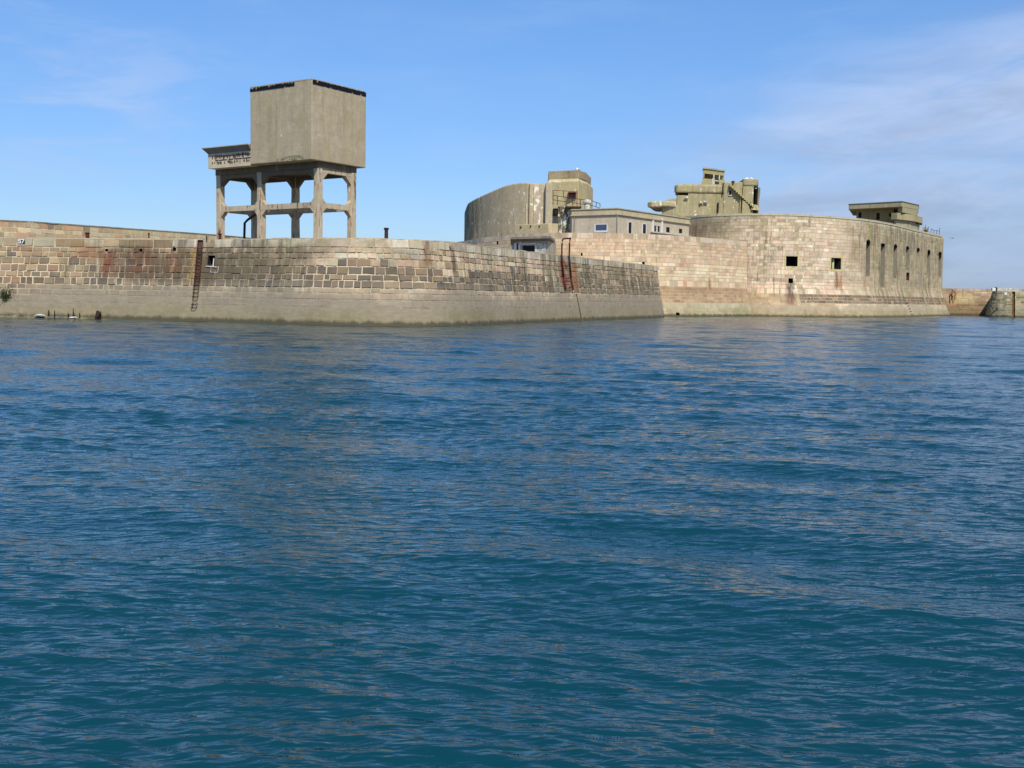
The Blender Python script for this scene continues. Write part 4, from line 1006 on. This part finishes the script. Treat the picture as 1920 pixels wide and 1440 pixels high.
window(c1, c2, 1225, 422, 1230, 436, hs_, 1.2, 'deep', 'plaster'); window(c1, c2, 1231.5, 423, 1236.5, 437, hs_, 1.2, 'deep', 'plaster')
for x in (1223, 1240): 
    b = MB(); plane_box(b, c1, c2, x - 1.2, 409, x + 1.2, 437.5, .16, .0); b.build('pilaster', M['white'], hs_)
for (x0, y0, x1, y1) in ((1249, 426, 1255, 435.5), (1273, 429, 1278.5, 437)):
    b = MB(); plane_box(b, c1, c2, x0, y0, x1, y1, .02, .0); b.build('broken_window', M['black'], hs_)
b = MB(); plane_box(b, c1, c2, 1219, 438.2, 1291, 440.2, .45, .0); b.build('ledge', M['plaster'], hs_)
for x in (1077, 1157):   # downpipes
    A, B = (c0, c1)
    b = MB(); q0, q1 = face_pt(A, B, x + .6, 405, .1), face_pt(A, B, x + .6, 435, .1); b.tube([(q0.x, q0.y, 14.3), (q0.x, q0.y, 11.7)], .06, 6); b.build('downpipe', concrete_mat('pipe_grey', (150, 142, 122), .2), hs_)

# ================================================================ PILLBOX DOORWAY behind the quay edge
pb_ = thing('pillbox', 'small pillbox with overhanging dark canopy and broken white window frame behind the quay edge', 'pillbox', (1, 146, 6.9))
A, B = XY(966, 145.0, 460), XY(1027, 141.5, 460)
ft = [A, B, (B[0] + 1.5, B[1] + 9), (A[0] - .5, A[1] + 12)]
zt_ = zat(990, 452.5, 143.5)
MB().prism(ft, 6.86, zt_ - .003).build('walls', concrete_mat('pillbox_concrete', (166, 158, 140), .5, (104, 96, 78), .1, 1.2, .4), pb_)
A2, B2 = XY(957, 144.4, 450), XY(1031, 140.4, 450)
MB().prism([A2, B2, (B2[0] + 1, B2[1] + 9), (A2[0], A2[1] + 12)], zt_ + .25, zt_ + .62).build('canopy', concrete_mat('canopy_concrete', (138, 128, 112), .5, (74, 66, 60), 0, 0, .6), pb_, bevel=.05)
MB().prism(ft, zt_, zt_ + .247, top=[A2, B2, (B2[0] + 1, B2[1] + 9), (A2[0], A2[1] + 12)]).build('canopy_flare', concrete_mat('flare_concrete', (120, 112, 106), .4), pb_)
f = MB(); plane_box(f, A, B, 965.5, 456, 969, 471, .12, 0); plane_box(f, A, B, 973, 457.3, 976.5, 471, .12, 0); plane_box(f, A, B, 976.5, 456.2, 1006, 458.4, .12, 0); plane_box(f, A, B, 1004.0, 459, 1007, 474, .12, 0); 
fo = f.build('window_frame', M['white'], pb_); rough_up(fo, .03, 2)
b = MB(); plane_box(b, A, B, 980, 460.5, 1002, 476, .02, -.4); b.build('window_opening', M['black'], fo)
f = MB(); plane_box(f, A, B, 1008, 456, 1024, 476, .10, 0); rough_up(f.build('flaking_panel', M['plaster'], pb_), .05, 4)
f = MB(); plane_box(f, A, B, 969.3, 457, 972.7, 474, .01, -.2); f.build('door_gap', M['deep'], pb_)

# ================================================================ STEPPED CASEMATE on the fort roof
cas = thing('stepped_casemate', 'stepped olive concrete casemate with rounded overhangs on the fort drum roof', 'bunker', (32, 182, 15.95))
con_f = concrete_mat('casemate_concrete', (160, 149, 114), .50, (92, 88, 58), .3, .9, .45)
D0 = 178.0
def X(x, D=D0, y=380): return pt(x, y, D).x
def Zy(y, x=1330, D=D0): return zat(x, y, D)
z16 = 15.9
MB().prism([(X(1268), D0), (X(1357), D0), (X(1357), D0 + 12), (X(1276, D0 + 11), D0 + 11)], z16, Zy(356, 1310)).build('main_block', con_f, cas, bevel=.35, seg=3)
# upper rounded roof lobe overhanging to the left
MB().prism([(X(1264.5), D0 + .6), (X(1268), D0 - .25), (X(1357.5), D0 - .25), (X(1357.5), D0 + 12), (X(1274, D0 + 12), D0 + 12)], Zy(362, 1280), Zy(346, 1300)).build('upper_lobe', con_f, cas, bevel=.34, seg=3)
MB().prism([(X(1275), D0 + 1), (X(1357), D0 + 1), (X(1357), D0 + 11), (X(1282, D0 + 11), D0 + 11)], Zy(347.5, 1300), Zy(344.3, 1330)).build('roof_cap', con_f, cas, bevel=.12, seg=2)
MB().box((X(1266.5), D0 - .0, Zy(366, 1280)), (X(1290), D0 + .3, Zy(361.8, 1280))).build('overhang_shade', M['deep'], cas)  # dark strip painting in the shadow under the lobe overhang
# lower lobe and body
MB().prism([(X(1243), D0 + 1.), (X(1270), D0 - .1), (X(1270), D0 + 10), (X(1250, D0 + 10), D0 + 10)], z16 - 1.2, Zy(386, 1250)).build('lower_block', con_f, cas, bevel=.15)
lo = MB().prism([(X(1217), D0 + 1.6), (X(1222), D0 + .4), (X(1268.5), D0 - .2), (X(1268.5), D0 + 10), (X(1228, D0 + 9), D0 + 9)], Zy(388, 1235), Zy(377, 1240)).build('lower_lobe', concrete_mat('mossy_lobe', (168, 156, 122), .3, (96, 92, 62), .2, 1.4, .3), cas, bevel=.22, seg=2); rough_up(lo, .14, 3, 5)
rough_up(MB().prism([(X(1243), D0 + .8), (X(1269), D0 - .05), (X(1269), D0 + 8), (X(1246), D0 + 8)], Zy(380, 1250), Zy(372.5, 1265), top=[(X(1256), D0 + .8), (X(1269), D0 - .05), (X(1269), D0 + 8), (X(1258), D0 + 8)]).build('broken_step', con_f, cas), .15, 3)
# right-hand block
MB().prism([(X(1357.2), D0 + .35), (X(1411), D0 + .2), (X(1411), D0 + 11), (X(1357.2), D0 + 11)], z16, Zy(341, 1375)).build('right_block', con_f, cas, bevel=.15)
MB().prism([(X(1392), D0 - .1), (X(1420), D0 - .1), (X(1426), D0 + 2), (X(1426), D0 + 7), (X(1396), D0 + 9)], Zy(349, 1400), Zy(334.5, 1400)).build('end_cap', con_f, cas, bevel=.3, seg=3)
MB().box((X(1392.2), D0 - .08, z16), (X(1412), D0 + 2, Zy(349.1, 1400))).build('end_pier', con_f, cas)
# ruined right-hand end: broken thin shell, cavity behind
rough_up(MB().prism([(X(1421), D0 + .2), (X(1425.5), D0 + .8), (X(1426.5), D0 + 4), (X(1422), D0 + 4)], z16, Zy(351, 1420)).build('broken_shell', concrete_mat('broken_concrete', (138, 130, 112), .5, (80, 74, 60), .2, .5, .5), cas), .22, 4, 3, .9)
rough_up(MB().box((X(1411), D0 + 3.2, z16), (X(1425), D0 + 3.6, Zy(350, 1415))).build('cavity_back', M['deep'], cas), .1, 3)
rough_up(MB().prism([(X(1407), D0 - .5), (X(1424), D0 - .1), (X(1424), D0 + 1), (X(1409), D0 + 1)], Zy(394, 1415), Zy(383, 1415), top=[(X(1411), D0 - .2), (X(1421), D0 + .3), (X(1421), D0 + 1), (X(1411), D0 + 1)]).build('fallen_slab', con_f, cas), .2, 3, 8)
# sloping mossy stair flight across the right block
moss = concrete_mat('mossy_concrete', (166, 154, 112), .4, (100, 96, 58), .4, .3, .4, (144, 142, 76))
st_ = MB()
N = 12
for k in range(N):
    x = 1366 + (1413 - 1366) * k / N; y = 346 + (388 - 346) * k / N
    st_.box((X(x), D0 - .55, Zy(y + 4.5, x)), (X(x + 47 / N + .02), D0 + .22, Zy(y, x)))
rough_up(st_.build('stair_flight', moss, cas), .05, 1)
rough_up(MB().prism([(X(1390), D0 - .35), (X(1411), D0 - .35), (X(1411), D0 + .2), (X(1390), D0 + .2)], z16, Zy(376, 1400), top=[(X(1391), D0 - .35), (X(1400), D0 - .35), (X(1400), D0 + .2), (X(1391), D0 + .2)]).build('stair_support', moss, cas), .1, 4)
for (x0, x1, y0, y1) in ((1352.8, 1355.0, 347.5, 365), (1344.8, 1347.0, 380, 399), (1405.5, 1407, 379, 392)):
    MB().box((X(x0), D0 - .42, Zy(y1, x0)), (X(x1), D0 - .0, Zy(y0, x0))).build('slit', M['deep'], cas)
fo = MB().box((X(1365.5), D0 + .16, Zy(367.5, 1368)), (X(1372), D0 + .5, Zy(355.5, 1368))).build('small_window', M['plaster'], cas, bevel=.04)
MB().box((X(1366.6), D0 + .10, Zy(365, 1368)), (X(1370.8), D0 + .155, Zy(357, 1368))).build('pane', M['black'], fo)
for (x, y) in ((1387.5, 400, ),): pass
MB().box((X(1387), D0 - .05, z16), (X(1389), D0 + .3, Zy(367, 1388))).build('pilaster', moss, cas)
MB().box((X(1372), D0 - .1, Zy(342, 1372)), (X(1376), D0 + 1, Zy(339, 1372))).build('roof_stub', M['rust'], cas)
for i, (x, z_) in enumerate(((1397, Zy(334, 1400) - .05), (1404, Zy(334, 1400) - .02), (1411.5, Zy(334, 1400) - .04))):
    gull(*on(x, D0 + 3, z_), (.2, 2.2, 3.4)[i], ('leftmost', 'middle', 'rightmost')[i] + ' of three white gulls on the rounded end of the roof casemate', 1.5)
for i, (x, y, w_) in enumerate(((1286.5, 373, 'lone white gull highest on the left of the casemate face'), (1314, 382, 'left-hand gull of a pair clinging near the middle of the casemate face'), (1322.5, 381, 'right-hand gull of a pair clinging near the middle of the casemate face'), (1303.5, 402, 'white gull at the foot of the casemate on the fort cornice'))):
    q = pt(x, y, D0 - .25)
    if y < 400:
        MB().box((q.x - .3, D0 - .3, q.z - .05), (q.x + .3, D0 + .02, q.z)).build('nest_ledge', con_f, cas)
        gull(x, y, D0 - .22, .4 + i, w_, 1.2)
    else: gull(*on(x, 176.2, 16.0), 1., w_, 1.3)

# rooftop lookout cabin
cab = thing('lookout_cabin', 'small open lookout cabin with leaning roof slab on top of the stepped casemate', 'cabin', (33, 180, 21.6))
con_g = concrete_mat('cabin_concrete', (160, 150, 112), .4, (100, 92, 66), .25, .4, .35)
Dc = D0 + 3.0
ca, cb = (X(1317, Dc), Dc), (X(1356.5, Dc + 3.2), Dc + 3.2)      # front face recedes to the right
cz0 = Zy(345, 1330, Dc) - .2
def cabz(y, x=1317): return zat(x, y, Dc)
d_ = Vector((cb[0] - ca[0], cb[1] - ca[1], 0)); L_ = d_.length; d_.normalize(); nrm = Vector((-d_.y, d_.x, 0))
nrm = Vector((.16, .987, 0))
CM4 = Matrix(((d_.x, nrm.x, 0, ca[0]), (d_.y, nrm.y, 0, ca[1]), (0, 0, 1, 0), (0, 0, 0, 1)))
def cbox(name, x0, x1, y0, y1, z0, z1, mat, parent=cab, r=0.):
    o = MB().box((x0, y0, z0), (x1, y1, z1), CM4).build(name, mat, parent)
    if r: rough_up(o, r, 3)
    return o
zr = cabz(314); 
cbox('roof_slab', -.12, L_ + .1, -.25, 3.6, zr - .22, zr, con_g, r=.03)
cbox('fascia', 0, L_, 0, .3, zr - .95, zr - .223, con_g)
cbox('left_wall', 0, .25, .303, 3.3, cz0, zr - .223, con_g); cbox('rear_wall', .26, L_, 3.0, 3.3, cz0, zr - .223, con_g)
zp = cabz(333); zo = zr - .953
cbox('corner_post', 0, .3, 0, .3, zp, zo, con_g)
cbox('post', L_ * .47, L_ * .53, 0, .28, zp, zo, M['plaster']); cbox('post', L_ * .74, L_ * .79, 0, .28, zp, zo, M['plaster']); cbox('corner_post', L_ - .2, L_, 0, .3, zp, zo, con_g)
cbox('parapet', -.15, L_ * .42, -.1, .28, cz0, zp - .1, con_g, r=.04); cbox('parapet', L_ * .42 + .01, L_ * .55, -.13, .25, cz0, zp, M['plaster']); cbox('parapet', L_ * .76, L_ + .15, -.12, .25, cz0, zp - .02, con_g, r=.06)
cbox('window_sill', L_ * .55 + .01, L_ * .75, -.05, .2, cz0 + .9, cz0 + 1.05, M['plaster'])
cbox('floor', .26, L_, .3, 2.99, cz0, cz0 + .1, con_g)
cbox('lower_flare', -.25, .0, -.1, 2.6, cz0, zp - .5, con_g, r=.08)

# ================================================================ FLAT-SLAB COMMAND POST on the right of the roof
cp_ = thing('command_post', 'flat-slabbed concrete command post with deep overhanging roof on the right of the fort', 'bunker', (62, 205, 15.95))
con_k = concrete_mat('post_concrete', (160, 150, 118), .45, (104, 98, 68), .15, .1, .3)
def fl(x, D): return XY(x, D, 395)
r_top = 21.2
S = [fl(1591, 207), fl(1690.5, 199.5), fl(1722, 206.5), fl(1722, 214), fl(1600, 222)]
MB().prism(S, r_top - 1.0, r_top - .1).build('roof_slab', con_k, cp_, bevel=.05)
MB().prism(grow(S, .08), r_top - .097, r_top + .03).build('roof_edge', concrete_mat('roof_lip', (112, 104, 84), .3), cp_)
MB().prism([fl(1683, 201.5), fl(1692, 199.9), fl(1721, 206.4), fl(1721, 211), fl(1690, 211)], r_top - 2.0, r_top - 1.003).build('corner_block', con_k, cp_)
bodyk = [fl(1606, 209.5), fl(1676, 205), fl(1690, 207), fl(1690, 218), fl(1612, 220)]
MB().prism(bodyk, 15.9, r_top - 1.003).build('walls', con_k, cp_)
AA, BB = bodyk[0], bodyk[1]
for (x0, y0, x1, y1, n) in ((1609.5, 398.5, 1615, 408, 'window_opening'), (1643, 399.5, 1649, 412, 'window_opening'), (1667, 400, 1671, 406, 'window_opening')):
    b = MB(); plane_box(b, AA, BB, x0, y0, x1, y1, .03, .0); b.build(n, M['deep'], cp_)
low = [fl(1671.5, 200.8), fl(1683, 199.6), fl(1714, 203.5), fl(1730.5, 208.8), fl(1730.5, 214), fl(1680, 212)]
zl1 = zat(1700, 401.3, 202); zl0 = zat(1700, 413.3, 202)
MB().prism(low, zl0, zl1).build('lower_slab', concrete_mat('mossy_slab', (164, 152, 116), .3, (96, 92, 62), .15, 0, .25, (130, 132, 44)), cp_, bevel=.04)
b2 = grow(low, -.5)
MB().prism(b2, 15.9, zl0 - .003).build('lower_walls', concrete_mat('lower_concrete', (158, 150, 122), .6, (80, 74, 56), .2, .8, .4), cp_)
b = MB(); plane_box(b, b2[2], b2[3], 1717, 415, 1722, 421, .03, 0); b.build('window_opening', M['deep'], cp_)
# small hatch and rail at the far right edge of the roof
ht = thing('roof_hatch', 'small concrete hatch box at the right edge of the fort roof', 'hatch', (78, 209, 15.95))
MB().prism([fl(1731, 206.8), fl(1742, 209.5), fl(1742, 214), fl(1733, 214)], 15.9, 17.1).build('box', con_k, ht); b = MB(); plane_box(b, fl(1731, 206.8), fl(1742, 209.5), 1732.5, 431, 1738.5, 434.5, .03, 0); b.build('opening', M['deep'], ht)
rl = thing('roof_railing', 'bent thin railing along the right rim of the fort roof', 'railing', (83, 214, 16))
rp = []
for k, u in enumerate(np.linspace(BW.L - 11.5, BW.L - .8, 6)):
    p = BW.P(u, 16, -.5); h_ = (1.5, 1.3, 1.1, .9, 1., 1.6)[k]; b = MB(); b.tube([(p[0], p[1], 15.95), (p[0] + .05, p[1], 16 + h_)], .05, 6); b.build('post', M['dark_iron'], rl); rp.append((p[0] + .04, p[1], 15.95 + min(h_, 1.) - .1 * (k % 2)))
b = MB(); b.tube(rp[2:], .035, 6); b.build('rail', M['dark_iron'], rl)

# ================================================================ FAR BREAKWATER and round bastion
FW = Wall([(60, 232), (92, 232), (112, 231), (150, 230), (200, 228)], -1, 5.75, lambda z: .12 * (5.75 - z))
far = thing('breakwater_wall', 'distant low stone breakwater wall running off to the right behind the fort', 'wall')
r0 = FW.loc(1790, 560)
stone_f = stone_mat('breakwater_stone', .6, (140, 118, 84), (132, 108, 74), .6, .5, (1, 6), ((r0[0], 3.4, 1.6, 2.0, (150, 84, 56), .7), (FW.loc(1805, 560)[0], 3.6, 4.0, 1.6, (190, 172, 120), .85)))
build_masonry(FW, 'masonry', stone_f, far, [.6, .5, .5], lambda ci, r: r.uniform(.8, 1.8),
              lambda u, z, r: jitter(pick([(3, (172, 150, 124)), (2, (156, 136, 110)), (2, (146, 126, 98)), (1, (184, 164, 138))] if z > 3 else [(3, (136, 114, 84)), (2, (120, 102, 74)), (1, (150, 128, 98))], r), r, .12), lambda u, z: lin((164, 140, 108)), .04, .03, (), 41)
b = MB(); b.box((60, 232.0, 5.5), (200, 238, 5.76)); b.build('coping', M['deck'], far)
FL = thing('rusty_brace', 'rusty angled iron brace fixed to the distant breakwater wall', 'brace', FW.P(r0[0], 3, .1))
b = MB(); q = lambda x, y: pt(x, y, 231.0); b.tube([q(1784, 563), q(1785, 547)], .13, 6); b.tube([q(1785, 543), q(1791, 549), q(1790, 563)], .11, 6); b.build('strut', M['rust'], FL)
GW = Wall([(104.6, 233), (100.2, 224), (96.6, 216), (94.9, 211.4), (96.0, 208.8), (99, 207.8), (104, 207), (120, 206), (150, 206)], -1, 5.05, lambda z: .24 * (5.05 - z))
bas = thing('round_bastion', 'distant battered stone bastion with a rounded corner at the right edge', 'bastion')
gr_ = GW.rect(1898, 548, 1900.5, 595)
stone_g = stone_mat('bastion_stone', 1.9, (142, 134, 110), (138, 130, 102), .4, .5, (1, 6), ())
build_masonry(GW, 'masonry', stone_g, bas, [.5, .45, .5], lambda ci, r: r.uniform(.7, 1.6),
              lambda u, z, r: jitter(pick([(3, (150, 140, 112)), (2, (134, 128, 98)), (1.5, (164, 150, 122)), (1, (112, 108, 82))], r), r, .12), lambda u, z: lin((176, 166, 136)), .05, .03, [(gr_[0], gr_[0] + .5, -2, 5.0)], 43)
reveal(GW, [gr_[0], gr_[0] + .5, -1, 5.0], .4, 'recess', M['groove'], bas)
tp = MB(); xy = [GW.P(u, 5.05, -.02)[:2] for u in np.arange(0, GW.L, 1.)]; tp.v = [(x, y, 5.04) for x, y in xy + [(150, 231), (104, 231)]]; tp.f = [tuple(range(len(tp.v)))]; tp.build('deck', M['deck'], bas)
# kerb, white blocks on the bastion
kb = thing('stone_kerb', 'pale stone kerb block row on top of the distant bastion', 'kerb', (103, 214, 5.05)); k0, k1 = pt(1868, 545, 214), pt(1914, 546, 214)
MB().prism([(k0.x, 213.5), (k1.x, 213), (k1.x, 214.5), (k0.x, 215)], 5.05, 5.75, top=[(k0.x, 213.5), (k1.x - .9, 213), (k1.x - .9, 214.5), (k0.x, 215)]).build('stone', M['plaster'], kb)
for x, y, s_, m_, lb in ((1862.5, 547, .7, 'white', 'white block left of the dark post on the distant bastion'), (1866.5, 547, .5, 'black', 'short dark post on the distant bastion')):
    p = XY(x, 211, y); t = thing('marker_block' if m_ == 'white' else 'short_post', lb, 'block' if m_ == 'white' else 'post', (p[0], 211, 5.04))
    MB().box((-s_ / 2 * (1 if m_ == 'white' else .55), -.3, 0), (s_ / 2 * (1 if m_ == 'white' else .55), .3, .65 if m_ == 'white' else .78)).build('block', M[m_], t, world=False, bevel=.04)
p = pt(1885.5, 550.5, 206.8); pl = thing('white_plate', 'small white square plate fixed near the top of the distant bastion', 'plate', p)
MB().box((-.26, -.12, -.26), (.26, .02, .26)).build('plate', M['white'], pl, world=False, bevel=.02)

# ================================================================ foot of the left wall: rubble shelf, stumps, weed
from mathutils import noise as mn
sh = MB(); ua, ub = uq(-120, 560)[0] if False else 20., uq(250, 560)[0]
n = 240; rowsn = 5
for i in range(n + 1):
    u = ua + (ub - ua) * i / n; e = min(1, (ub - u) / 6)
    for j in range(rowsn + 1):
        t = j / rowsn; wdt = (.75 + .5 * mn.noise(Vector((u * .5, 0, 0))) + .4 * mn.noise(Vector((u * 2., 7, 0)))) * e + .05
        z = (.30 * (1 - t) ** .7 * e + .10 * mn.noise(Vector((u * 2.2, t * 3, 3)))) - .16 * t
        p = QW.P(u, max(z, -.2), -.1 + wdt * t); sh.v.append((p[0], p[1], z))
for i in range(n):
    for j in range(rowsn):
        a = i * (rowsn + 1) + j; sh.f.append((a, a + 1, a + rowsn + 2, a + rowsn + 1))
o = sh.build('rubble_shelf', M['rubble'], None); tag(o, 'weedy rubble shelf just above the water along the foot of the left quay wall', 'rock shelf')
stumps = [(185, 583, 598, .22, 'thick dark broken timber stump at the foot of the left wall'), (191, 583, 590, .06, 'thin timber stake just right of the thick stump'), (92, 581, 594, .07, 'slim dark stake left of the white rag at the wall foot'),
          (140, 578, 592, .05, 'tall thin stake midway along the wall foot'), (130, 588, 594, .09, 'stubby timber between the stakes at the wall foot'), (152, 587, 595, .07, 'short dark stake right of the tall thin stake'), (105, 581, 587, .05, 'small peg high on the wall foot')]
for (x, y0, y1, r, lb) in stumps:
    u, z0 = QW.loc(x, y1); z1 = QW.loc(x, y0)[1]; p0 = QW.P(u, max(0, z0), .35); p1 = QW.P(u + rng.uniform(-.1, .1), z1, .22)
    b = MB(); b.tube([(p0[0], p0[1], -.1), tuple((Vector(p0) + Vector(p1)) / 2 + Vector((.04, 0, 0))), p1], [r, r * .9, r * .6], 7)
    if r > .2: b.tube([(p0[0] + .1, p0[1] - .1, .2), (p0[0] + .35, p0[1] - .1, z1 - .1)], [.12, .05], 6)
    o = b.build('timber_stump', M['wood'], None); rough_up(o, .03, 2); tag(o, lb, 'stump', 'broken timbers at the wall foot')
for (x, y, s_, lb) in ((81, 591, .24, 'crumpled white sack lying on the rubble shelf'), (144, 596, .17, 'smaller white scrap near the waterline of the left wall')):
    u, z = QW.loc(x, y); p = Vector(QW.P(u, z, .6)); p.z = max(z, .12)
    bm = bmesh.new(); bmesh.ops.create_icosphere(bm, subdivisions=3, radius=1)
    for v in bm.verts:
        v.co *= 1 + .35 * mn.noise(v.co * 2 + Vector((x, 0, 0))); v.co = Vector((v.co.x * s_ * 1.9, v.co.y * s_ * .8, v.co.z * s_ * .45))
    me = bpy.data.meshes.new('sack'); bm.to_mesh(me); bm.free(); o = link('sack', me, M['plaster']); o.location = p; tag(o, lb, 'rag')
# weed tuft on the far left
u, z = QW.loc(12, 553); base = Vector(QW.P(u, z, .05)); b = MB(); rg = random.Random(3)
for k in range(420):
    d = Vector((rg.gauss(0, .30), -abs(rg.gauss(0, .12)), rg.gauss(0, .30))); c = base + d
    a1 = Vector((rg.uniform(-1, 1), rg.uniform(-1, 1), rg.uniform(-.2, 1))).normalized() * rg.uniform(.05, .11); a2 = a1.cross(Vector((rg.uniform(-1, 1), rg.uniform(-1, 1), rg.uniform(-1, 1)))).normalized() * .03
    b.quad(c - a1, c + a2, c + a1, c - a2)
o = b.build('wall_plant', M['weed'], None); tag(o, 'small dark green weed tuft growing from the far left of the quay wall', 'plant')
# flying bird far right
p = pt(1785, 447, 190); t = thing('flying_bird', 'tiny dark bird in flight right of the fort', 'bird', p, .3)
b = MB(); b.tube([(-.28, 0, 0), (-.1, 0, .02), (.08, 0, .03), (.2, 0, .04), (.3, 0, .03)], [.01, .05, .07, .05, .01], 8); b.build('body', M['grey_plume'], t, world=False, smooth=True)
for sd in (-1, 1):
    b = MB(); b.quad((-.08, 0, .03), (.1, 0, .04), (.06, sd * .4, .16), (-.04, sd * .4, .16)); b.quad((-.04, sd * .4, .16), (.06, sd * .4, .16), (-.06, sd * .85, .06), (-.1, sd * .82, .05)); b.build('wing', M['dark_iron'], t, world=False)
